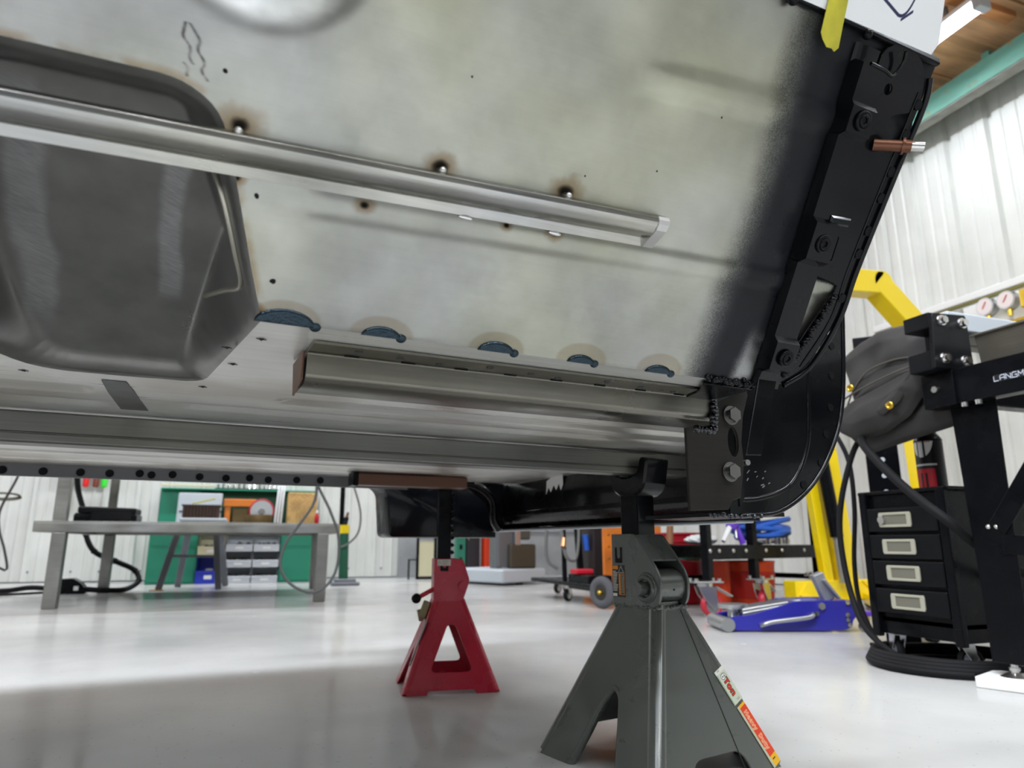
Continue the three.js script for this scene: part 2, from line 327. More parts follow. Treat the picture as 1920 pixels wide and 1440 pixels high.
// -- colour of the toe board: worn bare steel, heat tint, scratches, black overspray on the right
const TX0 = -0.2, TX1 = 0.66, TS1 = 0.40, TW = 2048, TH = 952;
const heat = [[0.018, 0.143, 0.022], [0.17, 0.149, 0.02], [0.285, 0.153, 0.022], [0.02, 0.106, 0.012], [0.115, 0.106, 0.012], [0.238, 0.114, 0.010], [0.285, 0.117, 0.013], [0.05, 0.004, 0.015], [0.055, 0.08, 0.0]];
const arcs = []; for (const [x, s, hh] of [[0.07, 0.002, 0.014], [0.150, 0, 0.013], [0.259, 0.001, 0.013], [0.351, 0.002, 0.012], [0.445, 0.003, 0.012]]) arcs.push([x, s, 0.027]);
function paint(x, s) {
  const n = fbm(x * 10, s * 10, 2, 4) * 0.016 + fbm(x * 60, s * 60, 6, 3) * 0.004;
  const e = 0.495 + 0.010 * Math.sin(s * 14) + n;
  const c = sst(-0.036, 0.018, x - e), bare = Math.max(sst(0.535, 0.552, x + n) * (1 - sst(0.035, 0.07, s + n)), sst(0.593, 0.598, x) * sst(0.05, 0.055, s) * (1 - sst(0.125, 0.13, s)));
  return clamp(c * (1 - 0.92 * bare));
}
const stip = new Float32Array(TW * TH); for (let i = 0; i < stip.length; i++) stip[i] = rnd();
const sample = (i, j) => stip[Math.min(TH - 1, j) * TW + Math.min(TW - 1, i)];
const toeColour = dataTex(TW, TH, (u, v) => {
  const x = TX0 + (TX1 - TX0) * u, s = TS1 * v, i = Math.round(u * TW), j = Math.round(v * TH);
  const m = fbm(x * 16, s * 16, 1, 5), w = fbm(x * 7 + 3, s * 7, 9, 3), br = noise.noise(x * 40, s * 900, 3) * 0.6 + noise.noise(x * 25 + s * 20, s * 420, 8) * 0.4;
  let g = 0.66 + 0.10 * m + 0.008 * br; let c = [g + 0.02 * w, g + 0.02 * w + 0.004, g - 0.03 - 0.06 * w];
  for (const [hx, hs, r] of heat) { if (!r || Math.abs(x - hx) > r * 1.5 || Math.abs(s - hs) > r * 1.5) continue; const d = Math.hypot((x - hx), (s - hs) * 1.3) * (1 + 0.5 * fbm(x * 90, s * 90, 3, 3)); const k = 1 - sst(r * 0.25, r, d), k2 = 1 - sst(r * 0.1, r * 0.42, d); const t = [0.40, 0.29, 0.17]; c = c.map((q, z) => q + (t[z] - q) * k * 0.5); c = c.map(q => q * (1 - 0.8 * k2)); }
  const sd = s < 0.17 && x < 0.07 && x > -0.19 ? sdPoly(RECESS, x, s)[0] : 1; if (sd > 0 && sd < 0.006) { const k = (1 - sd / 0.006) * clamp(0.5 + 2 * fbm(x * 60, s * 60, 5, 3)); c = [c[0] * (1 - 0.14 * k), c[1] * (1 - 0.22 * k), c[2] * (1 - 0.32 * k)]; }
  for (const [ax, as, r] of arcs) { const d = Math.hypot((x - ax) / r, (s - as) / (r * 0.62)); if (d < 1.12) { const k = 0.3 * (1 - sst(0.95, 1.12, d)); c = [c[0] * (1 - 0.25 * k), c[1] * (1 - 0.36 * k), c[2] * (1 - 0.5 * k)]; } }
  { const yy = (0.2 - s) / 0.034, wv = 0.0012 * Math.sin(yy * 17) + 0.0006 * fbm(s * 400, 3, 2, 2); if (yy > 0 && yy < 1) { const ax = x + 0.021 - 0.012 * yy, h = 0.0042 * Math.sqrt(clamp(yy * 9)) * (1 - 0.35 * yy), d = Math.min(Math.abs(ax - h + wv), Math.abs(ax + h * (yy < 0.75 ? 1 : 3) - wv)); c = c.map(q => q * (1 - 0.5 * Math.exp(-((d / 0.0011) ** 2)) * clamp(0.7 + fbm(x * 300, s * 300, 1, 2)))); } }
  for (const [dx, ds, dr] of [[0.005, 0.176, 0.0016], [0.036, 0.096, 0.0022], [0.056, 0.033, 0.0022], [0.30, 0.17, 0.0007], [0.42, 0.25, 0.0008], [0.18, 0.22, 0.0007], [0.37, 0.19, 0.0007]]) if (Math.hypot(x - dx, s - ds) < dr * (1 + 0.8 * fbm(x * 300, s * 300, 1, 2))) c = c.map(q => q * 0.2);
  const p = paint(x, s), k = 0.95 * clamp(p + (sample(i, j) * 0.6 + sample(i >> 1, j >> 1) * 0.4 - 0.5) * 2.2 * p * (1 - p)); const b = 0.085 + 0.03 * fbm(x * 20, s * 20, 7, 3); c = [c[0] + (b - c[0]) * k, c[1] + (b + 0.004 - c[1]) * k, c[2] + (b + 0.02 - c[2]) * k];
  return c;
}, true);
const toeOrm = dataTex(TW / 2, TH / 2, (u, v) => {
  const x = TX0 + (TX1 - TX0) * u, s = TS1 * v, p = paint(x, s);
  const r = 0.43 + 0.2 * fbm(x * 20, s * 20, 5, 4) + 0.05 * fbm(x * 200, s * 200, 2, 2);
  return [1, r * (1 - 0.15 * p), 1 - sst(0.35, 0.75, p)];
});
for (const t of [toeColour, toeOrm]) { t.wrapS = t.wrapT = THREE.ClampToEdgeWrapping; t.repeat.set(1 / (TX1 - TX0), 1 / TS1); t.offset.set(-TX0 / (TX1 - TX0), 0); }
const scr = dataTex(1024, 1024, () => [0.5, 0.5, 0.5]);
{ // fine swirls of an abrasive disc, as relief
  const d = scr.image.data, N = 1024;
  for (let k = 0; k < 2600; k++) { const cx = rnd() * N, cy = rnd() * N, R = rr(30, 160), a0 = rnd() * 6.28, da = rr(0.25, 0.9), val = rr(-60, 60); const n = Math.floor(R * da); for (let q = 0; q < n; q++) { const a = a0 + da * q / n, X = (Math.floor(cx + R * Math.cos(a)) + 4 * N) % N, Y = (Math.floor(cy + R * Math.sin(a)) + 4 * N) % N, i = (Y * N + X) * 4; const z = clamp(d[i] + val, 0, 255); d[i] = d[i + 1] = d[i + 2] = z; } }
}
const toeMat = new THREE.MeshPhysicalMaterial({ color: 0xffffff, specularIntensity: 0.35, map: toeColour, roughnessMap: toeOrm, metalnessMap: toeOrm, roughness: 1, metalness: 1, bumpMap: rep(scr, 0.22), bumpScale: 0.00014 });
const recTex = dataTex(1024, 1024, (u, v) => {   // scuffed by a sanding disc on both sides of the panel
  const x = -0.21 + 0.28 * u, s = -0.28 + 0.46 * v, m = fbm(x * 30, s * 30, 4, 4), e = fbm(x * 45, s * 22, 8, 3);
  const band = (c, w) => sst(0.1, 0.6, 1 - Math.abs((x - c + 0.006 * fbm(2, s * 12, 3, 2)) / w) + 0.35 * e), tip = sst(-0.13, -0.10, s) * (1 - sst(0.07, 0.1, s));
  const k = Math.max(band(-0.021, 0.013) * tip, 0.8 * band(-0.128, 0.02) * sst(-0.2, -0.15, s) * (1 - sst(0.1, 0.13, s)));
  const arc = noise.noise(x * 160 + Math.sin(s * 60), s * 1300 + x * 700, 3);
  const g = 0.66 + 0.09 * m + k * (0.16 + 0.08 * arc); return [g, g, g - 0.008 + 0.02 * k];
}, true); recTex.wrapS = recTex.wrapT = THREE.ClampToEdgeWrapping; recTex.repeat.set(1 / 0.28, 1 / 0.46); recTex.offset.set(0.21 / 0.28, 0.28 / 0.46);
const recMat = std(0xe0e0de, 0.6, 1, { map: recTex, roughnessMap: rep(fineRough, 0.6) });
const floorTex = dataTex(1024, 1024, (u, v) => {
  const m = tfbm(u, v, 6, 5, 51), b = streaks(u, v, 12, 240, 5), k = tfbm(u, v, 3, 4, 61), st = clamp((k - 0.12) * 5);
  const g = 0.90 + 0.07 * m + 0.02 * b; return [g - 0.10 * st, g - 0.12 * st, g - 0.02 - 0.14 * st];
}, true);
const floorMat = std(0xffffff, 0.5, 0.6, { map: rep(floorTex, 0.9), roughnessMap: rep(streak, 0.5), bumpMap: rep(scr, 0.3), bumpScale: 0.00005 });
{
  const xs = lines(-1.1, 0.924, -0.232, 0.1, 0.0025, 0.012), ssT = lines(0, 0.36, 0, 0.2, 0.0025, 0.004), ssF = [];
  for (let s = -1.3; s < -0.3; s += 0.008) ssF.push(s); for (let s = -0.3; s < -0.002; s += 0.0025) ssF.push(s); ssF.push(0);
  const kt = (x, s) => x < Math.min(0.648, 0.600 + s * 1.0), kf = (x, s) => s > -0.185 ? x < 0.578 : true;
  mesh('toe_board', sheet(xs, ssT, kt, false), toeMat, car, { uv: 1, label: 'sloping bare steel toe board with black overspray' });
  mesh('floor_pan', sheet(xs, ssF, kf, false), floorMat, car, { uv: 1, label: 'flat bare steel floor with pressed ribs' });
  const both = [...ssF.slice(0, -1), ...ssT];
  mesh('tunnel_recess', sheet(lines(-0.232, 0.1, -0.232, 0.1, 0.0025, 0.0025), both.filter(s => s > -0.3 && s < 0.2), () => true, true), recMat, car, { uv: 1, label: 'deep pressed recess of scuffed dark steel' });
  // unseen skins added over the sheet metal so that no light leaks through
  mesh('light_stop_skin', [box(1.98, 0.004, 1.06, -0.11, FH + 0.16, -1.38), box(1.7, 0.004, 0.40, -0.25, FH + 0.24, -0.66), box(1.72, 0.004, 0.42, -0.235, 0, 0).applyMatrix4(toeM(0, 0.20, -0.23).multiply(new THREE.Matrix4().makeRotationX(Math.PI / 2)))], M.darkSteel, car);
}
// bead on the recess side and ground weld streaks
{
  const pts = [[0.004, 0.092], [0.014, 0.078], [0.029, 0.03], [0.037, -0.005], [0.027, -0.05], [0.012, -0.10]].map(([x, s]) => sheetPoint(x, s).add(V(-0.001, -0.001, 0)));
  mesh('pressed_bead', tube(pts, 0.0026, 40, 6), std(0xb9b6aa, 0.4, 1), car);
  mesh('ground_patch', plate([[-0.080, 0.857], [-0.056, 0.857], [-0.050, 0.91], [-0.046, 0.96], [-0.038, 1.035], [-0.070, 1.037], [-0.074, 0.98], [-0.078, 0.92]], 0.0006, [], 0).applyMatrix4(new THREE.Matrix4().makeBasis(V(1, 0, 0), V(0, 0, -1), V(0, 1, 0)).setPosition(V(0, FH - 0.0012, 0))), std(0xb4b4b4, 0.7, 0.7, { map: rep(steelMap, 0.2) }), car, { label: 'dull ground strip across the floor seam' });
  for (const [x, b] of [[0.058, 0.619], [0.043, 0.722], [0.021, 0.847], [-0.149, 0.845], [0.033, 0.66]]) mesh('burn_mark', [at(new THREE.CylinderGeometry(0.0022, 0.0022, 0.0006, 8), x, FH - 0.0006, -b), box(0.009, 0.0005, 0.001, x, FH - 0.0006, -b, 0, 0.2), box(0.001, 0.0005, 0.007, x + 0.001, FH - 0.0006, -b - 0.001, 0, 0.2)], std(0x0c0a09, 0.8), car);
}
// crosswise stiffener rail on the toe board
{
  const a = toeP(-0.75, 0.092), b = toeP(0.386, 0.138), ex = b.clone().sub(a).normalize();
  const ey = new THREE.Vector3().crossVectors(TN, ex).normalize();
  const sec = [[-0.0155, 0.0005], [-0.0155, 0.003], [-0.0075, 0.0036], [-0.0068, 0.0062], [-0.003, 0.0145], [0.002, 0.0182], [0.0075, 0.0204], [0.0105, 0.0206], [0.0126, 0.0201], [0.0143, 0.0186], [0.0153, 0.0167], [0.0156, 0.0145], [0.0156, 0.0005]];
  const L = a.distanceTo(b), g = new THREE.ExtrudeGeometry(shape(sec), { depth: L, bevelEnabled: false });
  // section x -> ey, y -> TN, extrude -> ex
  g.applyMatrix4(new THREE.Matrix4().makeBasis(ey, TN, new THREE.Vector3().crossVectors(ey, TN)).setPosition(new THREE.Vector3().crossVectors(ey, TN).dot(ex) > 0 ? a : b));
  const rail = mesh('stiffener_rail', smooth(g, 0.6), std(0xf0f0ee, 0.34, 1, { map: rep(steelMap, 0.35), roughnessMap: rep(streak, 0.25) }), car, { label: 'folded steel rail across the toe board' });
  mesh('ground_end', plate([[-0.0155, 0], [0.0155, 0], [0.0155, 0.018], [0.0128, 0.021], [0.009, 0.0216], [0.003, 0.0198], [-0.003, 0.015], [-0.0155, 0.0042]], 0.012, [], 0.0004).applyMatrix4(new THREE.Matrix4().makeBasis(ey, TN, new THREE.Vector3().crossVectors(ey, TN)).setPosition(b.clone().addScaledVector(ex, -0.0105 * (new THREE.Vector3().crossVectors(ey, TN).dot(ex) > 0 ? 1 : -0.15)))), std(0xc9c9c7, 0.36, 1, { bumpMap: rep(scr, 0.05), bumpScale: 0.0003 }), rail);
  for (const [x, s] of [[0.018, 0.1385], [0.17, 0.1455], [0.285, 0.150]]) mesh('tack_weld', [cyl(toeP(x, s, 0), toeP(x, s + 0.001, 0.008), 0.0026, 0.0024, 10), at(new THREE.SphereGeometry(0.0032, 10, 8), ...toeP(x, s + 0.001, 0.009).toArray())], M.zinc, rail);
  for (const [x, s] of [[0.20, 0.1135], [0.285, 0.1165]]) mesh('tack_weld', new THREE.SphereGeometry(1, 10, 8).scale(0.007, 0.0025, 0.0025).applyMatrix4(toeM(x, s, 0.002)), M.chrome, rail);
}
// blue-tinted plug welds along the fold
for (const [x, w] of [[0.07, 0.024], [0.150, 0.0175], [0.259, 0.0185], [0.351, 0.0155], [0.445, 0.0165]]) {
  const pts = []; for (let k = 0; k <= 14; k++) { const a = Math.PI * k / 14; pts.push([Math.cos(a) * w, Math.sin(a) * w * 0.56]); }
  mesh('fold_weld', [new THREE.ExtrudeGeometry(shape(pts), { depth: 0.0006, bevelEnabled: true, bevelSize: 0.0035, bevelThickness: 0.0026, bevelOffset: -0.0035, bevelSegments: 4 }), at(new THREE.SphereGeometry(0.004, 10, 8).scale(1.2, 1, 0.4), w, 0.001, 0.001)].map(g => clean(g).applyMatrix4(toeM(x, -0.001, -0.0002))), M.weldBlue, car);
}
// folded channel under the floor
{
  const sec = round([[0.600, FH - 0.001], [0.600, FH - 0.0035], [0.632, FH - 0.0035], [0.634, FH - 0.031], [0.69, FH - 0.032], [0.692, FH - 0.002]], [0, 0, 0.002, 0.012, 0.008, 0], 5).map(([b, y]) => [b, y]);
  const inner = null; const g = new THREE.ExtrudeGeometry(shape(sec), { depth: 0.478, bevelEnabled: false });
  g.applyMatrix4(new THREE.Matrix4().makeBasis(V(0, 0, -1), V(0, 1, 0), V(1, 0, 0)).setPosition(V(0.10, 0, 0)));
  const ch = mesh('floor_channel', smooth(g, 0.5), std(0xa8a59c, 0.55, 1, { map: rep(steelMap, 0.9), roughnessMap: rep(fineRough, 0.4) }), car, { label: 'folded steel channel under the floor edge' });
  mesh('end_flap', plate([[0.634, FH - 0.002], [0.634, FH - 0.029], [0.68, FH - 0.036], [0.69, FH - 0.002]], 0.002).applyMatrix4(new THREE.Matrix4().makeBasis(V(0, 0, -1), V(0, 1, 0), V(1, 0, 0)).setPosition(V(0.096, 0, 0))), M.brownTone, ch);
  const dg = uvBox(clean(new THREE.CylinderGeometry(0.0036, 0.0036, 0.0012, 16)));
  for (let k = 0; k < 9; k++) { const d = shared('spot_weld', dg, M.weld, ch); d.position.set(0.135 + k * 0.046 + rr(-0.008, 0.008), FH - 0.0038, -0.612 - (k % 3) * 0.005); }
  for (let k = 0; k < 8; k++) { const d = shared('slot', uvBox(clean(box(0.014, 0.0014, 0.0016))), M.blackMatte, ch); d.position.set(0.14 + k * 0.055, FH - 0.004, -0.6295); }
  const w = []; for (let k = 0; k < 9; k++) w.push(at(new THREE.SphereGeometry(rr(0.004, 0.006), 8, 6), 0.577 + rr(-0.001, 0.002), FH - 0.004 - k * 0.0045, -0.63 + rr(-0.002, 0.002)));
  for (let k = 0; k < 5; k++) w.push(at(new THREE.SphereGeometry(rr(0.004, 0.006), 8, 6), 0.577 - k * 0.006, FH - 0.042, -0.634));
  mesh('weld_bead', w, std(0x4a4b4d, 0.25, 1), ch);
}
mesh('corner_bracket', [plate(round([[0.507, 0.568], [0.579, 0.568], [0.579, 0.70], [0.555, 0.70], [0.53, 0.60]], [0.004, 0, 0, 0, 0.01]), 0.004).applyMatrix4(new THREE.Matrix4().makeBasis(V(1, 0, 0), V(0, 0, -1), V(0, 1, 0)).setPosition(V(0, FH - 0.0055, 0))), ...Array.from({ length: 26 }, (_, k) => at(new THREE.SphereGeometry(rr(0.0025, 0.0042), 8, 6), 0.51 + k * 0.0027, FH + rr(-0.003, 0.004), -0.5645 + rr(0, 0.003)))], M.blackGloss, car, { label: 'black welded corner bracket' });
// square tube cross member
{
  const b = mesh('cross_tube', [rbox(1.92, 0.042, 0.042, 0.004, -0.05, FH - 0.026, -1.095)], std(0xa2a29f, 0.6, 0.6, { map: rep(steelMap, 0.8), roughnessMap: rep(streak, 0.3) }), car, { label: 'square steel tube across the underside' });
  mesh('seam', rbox(1.9, 0.003, 0.002, 0.001, -0.05, FH - 0.034, -1.0735), M.darkSteel, b);
}
// rear flange with spot welds
{
  const f = mesh('rear_flange', [rbox(1.7, 0.03, 0.004, 0.001, -0.26, FH - 0.012, -1.868), rbox(1.7, 0.003, 0.012, 0.001, -0.26, FH - 0.026, -1.874)], std(0x77777a, 0.5, 0.8), car, { label: 'turned-down floor flange with dark spot welds' });
  const dg = uvBox(clean(new THREE.CylinderGeometry(0.009, 0.009, 0.003, 18).rotateX(Math.PI / 2)));
  [-0.98, -0.9, -0.83, -0.74, -0.66, -0.57, -0.5, -0.42, -0.338, -0.262, -0.19, -0.132, -0.07, -0.045, 0.0, 0.06, 0.12, 0.175, 0.22, 0.29, 0.35].forEach((x, k) => { const d = shared('spot_weld', dg, M.blackSatin, f); d.position.set(x, FH - 0.014 + rr(-0.002, 0.002), -1.8655); });
  mesh('brown_channel', [rbox(0.30, 0.03, 0.05, 0.004, 0.56, FH - 0.016, -1.75)], M.brownTone, car, { label: 'brown channel near the rear flange' });  // one brown colour over the whole channel
  mesh('channel_end', rbox(0.014, 0.034, 0.056, 0.003, 0.41, FH - 0.017, -1.75), M.blackSatin, car);
}
// rocker and rear box
{
  const sec = round([[0.928, 0.555], [0.92, 0.50], [0.922, 0.435], [0.935, 0.408], [0.985, 0.405], [0.985, 0.58], [0.94, 0.58]], [0, 0.02, 0.02, 0.02, 0.02, 0, 0], 5);
  const g = new THREE.ExtrudeGeometry(shape(sec), { depth: 1.2, bevelEnabled: false }); g.translate(0, 0, -2.16);
  const r = mesh('rocker', smooth(g, 0.6), M.blackGloss, car, { label: 'long black rocker panel' });
  mesh('seam_lip', [rbox(0.05, 0.006, 1.2, 0.002, 0.945, 0.404, -1.56), rbox(0.004, 0.012, 1.18, 0.001, 0.922, 0.447, -1.56)], M.blackSatin, r);
  mesh('sill_edge', rbox(0.045, 0.004, 1.16, 0.002, 0.955, 0.4, -1.56), M.paleGrey, r, { label: 'pale bottom edge' });
  const torn = [[0, 0], [0.004, 0.035], [0.05, 0.049], [0.09, 0.05], [0.092, 0.02], [0.08, 0.006], [0.07, 0.024], [0.055, 0.008], [0.042, 0.022], [0.026, 0.004], [0.014, 0.018]];
  mesh('torn_sticker', plate(torn, 0.001, [], 0).applyMatrix4(new THREE.Matrix4().makeBasis(V(0, 0, 1), V(0, 1, 0), V(-1, 0, 0)).setPosition(V(0.9195, 0.492, -1.672))), M.white, r, { label: 'torn white sticker remnant' });
  const bx = round([[0.60, 0.385], [0.94, 0.385], [0.94, 0.565], [0.55, 0.565], [0.55, 0.545], [0.588, 0.52]], [0.012, 0, 0, 0, 0, 0.03], 6);
  const bg = new THREE.ExtrudeGeometry(shape(bx), { depth: 0.12, bevelEnabled: true, bevelSize: 0.006, bevelThickness: 0.006, bevelSegments: 2 }); bg.translate(0, 0, -2.18);
  mesh('rear_box', smooth(bg, 0.5), M.blackGloss, car, { label: 'black boxed rear corner' });
  mesh('gusset', [tube([V(0.70, 0.53, -1.93), V(0.80, 0.53, -1.90), V(0.86, 0.49, -1.90), V(0.875, 0.43, -1.92), V(0.90, 0.405, -1.94)], 0.012, 24, 8), plate([[0.70, 0.54], [0.92, 0.54], [0.92, 0.40], [0.88, 0.43], [0.86, 0.48], [0.80, 0.525]], 0.006).translate(0, 0, -1.95)], M.blackGloss, car);
}
// black cowl-side plate, strap and flange at the right edge of the toe board
{
  const T = (g, x = 0, s = 0, o = 0) => clean(g).applyMatrix4(toeM(x, s, o));
  const outl = round([[0.572, 0.352], [0.585, 0.362], [0.622, 0.36], [0.645, 0.338], [0.648, 0.25], [0.650, 0.145], [0.655, 0.09], [0.638, 0.03], [0.614, 0.006], [0.604, 0.008], [0.608, 0.045], [0.620, 0.085], [0.636, 0.127], [0.588, 0.133], [0.578, 0.21]], [0.004, 0.004, 0.01, 0.01, 0, 0, 0.01, 0.02, 0.01, 0, 0, 0.02, 0.006, 0, 0], 4);
  const sq = round([[0.588, 0.149], [0.588, 0.172], [0.610, 0.178], [0.613, 0.150]], 0.003);
  const pl = mesh('side_plate', T(plate(outl, 0.003, [disc(0.596, 0.322, 0.0062), sq, round([[0.640, 0.275], [0.612, 0.288], [0.612, 0.302], [0.640, 0.312]], [0, 0.01, 0.01, 0])], 0.0008), 0, 0, 0.004), M.blackGloss, car, { label: 'gloss black cowl side plate with holes' });
  const edge = [[0.643, 0.345], [0.649, 0.33], [0.650, 0.25], [0.652, 0.145], [0.656, 0.09], [0.640, 0.03], [0.613, 0.006]];
  mesh('folded_edge', [tube(edge.map(([x, s]) => toeP(x, s, 0.008)), 0.0032, 60, 8), tube(edge.slice(1, 6).map(([x, s]) => toeP(x - 0.012, s, 0.007)), 0.0014, 60, 6)], M.blackGloss, pl);
  const sw = uvBox(clean(new THREE.CylinderGeometry(0.0052, 0.0052, 0.0014, 18).rotateX(Math.PI / 2).applyMatrix4(new THREE.Matrix4().makeBasis(V(1, 0, 0), TEY, TN))));
  for (const [x, s] of [[0.642, 0.319], [0.642, 0.29], [0.643, 0.252], [0.644, 0.225], [0.645, 0.19], [0.645, 0.165], [0.647, 0.115]]) { const d = shared('spot_weld', sw, M.blackSatin, pl); d.position.copy(toeP(x, s, 0.0082)); }
  // hat-section strap, stepped around three captive nuts
  const along = [[0.350, 0.004], [0.336, 0.004], [0.333, 0.016], [0.300, 0.016], [0.296, 0.020], [0.272, 0.020], [0.268, 0.013], [0.190, 0.013], [0.185, 0.021], [0.148, 0.021], [0.142, 0.012], [0.062, 0.012], [0.057, 0.019], [0.026, 0.019], [0.02, 0.01], [0.0, 0.006]];
  const xl = s => 0.5435 + (0.34 - s) * 0.092, P = [], I = [];
  along.forEach(([s, o]) => { const a = xl(s), b = a + 0.033; [[a - 0.003, 0.002], [a, o], [b, o], [b + 0.003, 0.005]].forEach(([x, q]) => P.push(...toeP(x, s, q).toArray())); });
  for (let k = 0; k < along.length - 1; k++) for (let q = 0; q < 3; q++) { const a = k * 4 + q; I.push(a, a + 4, a + 1, a + 1, a + 4, a + 5); }
  const sg = new THREE.BufferGeometry(); sg.setAttribute('position', new THREE.Float32BufferAttribute(P, 3)); sg.setIndex(I); sg.computeVertexNormals(); sg.setAttribute('uv', new THREE.Float32BufferAttribute(new Float32Array(P.length / 3 * 2), 2));
  const st = mesh('strap', [toCreasedNormals(clean(sg), 0.35)], M.blackGloss, car, { label: 'black hat-section strap with captive nuts' });
  for (const s of [0.285, 0.166, 0.041]) { const x = xl(s) + 0.0165; mesh('captive_nut', [at(new THREE.TorusGeometry(0.0075, 0.0022, 8, 24), 0, 0, 0.001), at(new THREE.TorusGeometry(0.0046, 0.0016, 8, 20), 0, 0, 0.0025), at(new THREE.CylinderGeometry(0.0046, 0.0046, 0.003, 16), 0, 0, 0.0005, Math.PI / 2)].map(g => T(g, x, s, 0.0205)), M.blackSatin, st); }
  mesh('strap_tail', plate([[0.5795, 0.553], [0.608, 0.556], [0.570, 0.4535], [0.5475, 0.4525]], 0.003).translate(0, 0, -0.556), M.blackSatin, st);
  mesh('bracket_lip', tube([toeP(0.590, 0.355, 0.016), toeP(0.594, 0.346, 0.014), toeP(0.592, 0.336, 0.012), toeP(0.586, 0.332, 0.014), toeP(0.575, 0.333, 0.016), toeP(0.553, 0.334, 0.016)], 0.0018, 30, 6), M.blackGloss, pl); mesh('bridge_tab', T(plate([[0.58, 0.195], [0.608, 0.197], [0.608, 0.188], [0.581, 0.186]], 0.01, [], 0.002), 0, 0, 0.006), M.blackGloss, pl);
  // rough weld between plate and kick panel
  const w = []; for (let k = 0; k < 26; k++) { const t = k / 25; w.push(at(new THREE.SphereGeometry(rr(0.003, 0.0048), 7, 6), ...toeP(0.607 + 0.026 * t + rr(-0.002, 0.002), 0.02 + 0.095 * t, 0.010).toArray())); }
  mesh('weld_bead', w, M.blackGloss, pl);
}
// front cap of the rocker: kick panel, with flange and inner bead
{
  const z = -0.752, cap = round([[0.70, 0.398], [0.735, 0.398], [0.797, 0.406], [0.868, 0.446], [0.924, 0.515], [0.951, 0.577], [0.974, 0.70], [0.985, 0.85], [0.60, 0.85], [0.60, 0.55], [0.70, 0.55]], [0, 0.02, 0.05, 0.05, 0.05, 0.05, 0.05, 0.02, 0, 0, 0], 5);
  const k = mesh('kick_panel', smooth(plate(cap, 0.006, [disc(0.941, 0.702, 0.0075, 0.0125)], 0.0015).translate(0, 0, z), 0.6), M.blackGloss, car, { label: 'gloss black kick panel with rounded lower corner' });
  const rim = [[0.985, 0.83], [0.972, 0.70], [0.951, 0.577], [0.925, 0.517], [0.868, 0.448], [0.797, 0.407], [0.72, 0.3985]];
  mesh('outer_lip', tube(rim.map(([x, y]) => V(x, y, z + 0.006)), 0.0034, 80, 8), M.blackGloss, k);
  mesh('pressed_bead', tube([[0.905, 0.83], [0.892, 0.70], [0.880, 0.60], [0.862, 0.50], [0.822, 0.445], [0.76, 0.424], [0.72, 0.42]].map(([x, y]) => V(x, y, z + 0.004)), 0.0045, 80, 8), M.blackGloss, k);
  const dg = uvBox(clean(new THREE.CylinderGeometry(0.0062, 0.0062, 0.0016, 18).rotateX(Math.PI / 2)));
  for (const [x, y] of [[0.941, 0.673], [0.933, 0.623], [0.923, 0.57], [0.907, 0.526], [0.889, 0.481], [0.848, 0.446]]) { const d = shared('spot_weld', dg, M.blackSatin, k); d.position.set(x, y, z + 0.0064); }
  const w = []; for (let q = 0; q < 12; q++) w.push(at(new THREE.SphereGeometry(rr(0.002, 0.0042), 7, 6), 0.66 + q * 0.0085 + rr(-0.003, 0.003), 0.3985 + (q > 13 ? (q - 13) * 0.0016 : 0) + rr(-0.001, 0.001), z + 0.008));
  mesh('weld_bead', w, M.weld, k);
  mesh('zinc_stud', [cyl(V(0.73, 0.472, z), V(0.727, 0.472, z + 0.02), 0.0042, 0.0042, 12)], M.zinc, k);
  const sc = []; for (let q = 0; q < 9; q++) sc.push(box(rr(0.002, 0.008), rr(0.0006, 0.0018), 0.0004, 0.735 + rr(0, 0.045), 0.435 + rr(0, 0.03), z + 0.0062, 0, 0, rr(0.2, 0.9)));
  mesh('paint_chips', sc, M.grey, k, { label: 'pale scrapes in the black paint' });
  // top of the pod behind the panel
  mesh('pod_side', [box(0.10, 0.006, 0.2, 0.76, 0.402, z - 0.1)], M.blackGloss, k);
}
// bolted end plate of the cross member
{
  const z = -0.722, pts = [[0.606, 0.402], [0.607, 0.556], [0.642, 0.557], [0.66, 0.572], [0.717, 0.586], [0.722, 0.566], [0.710, 0.535], [0.7035, 0.497], [0.7055, 0.468], [0.695, 0.421], [0.680, 0.417], [0.672, 0.405]];
  const p = mesh('mount_plate', plate(pts, 0.005, [disc(0.688, 0.497, 0.011, 0.022)], 0.001).translate(0, 0, z), std(0x4a4743, 0.62, 0.7, { map: rep(steelMap, 1.1) }), car, { label: 'bolted dark steel mounting plate with oval hole' });
  for (const [x, y] of [[0.685, 0.533], [0.677, 0.455]]) { const b = mesh('bolt', [at(hexHead(0.0105, 0.009), x, y, z + 0.012, Math.PI / 2), at(new THREE.CylinderGeometry(0.0135, 0.0135, 0.003, 24), x, y, z + 0.0065, Math.PI / 2)], std(0x8f8f8c, 0.35, 1), p); }
  mesh('upper_arm', [bar(V(0.60, 0.545, -0.70), V(0.715, 0.592, -0.71), 0.05, 0.022, 0.004, V(0, 1, 0.2))], M.blackGloss, p);
  mesh('return_flange', plate([[0.70, 0.41], [0.70, 0.585], [0.722, 0.582], [0.71, 0.50], [0.71, 0.42]], 0.004).translate(0.004, 0, z - 0.012), M.blackGloss, p);
}
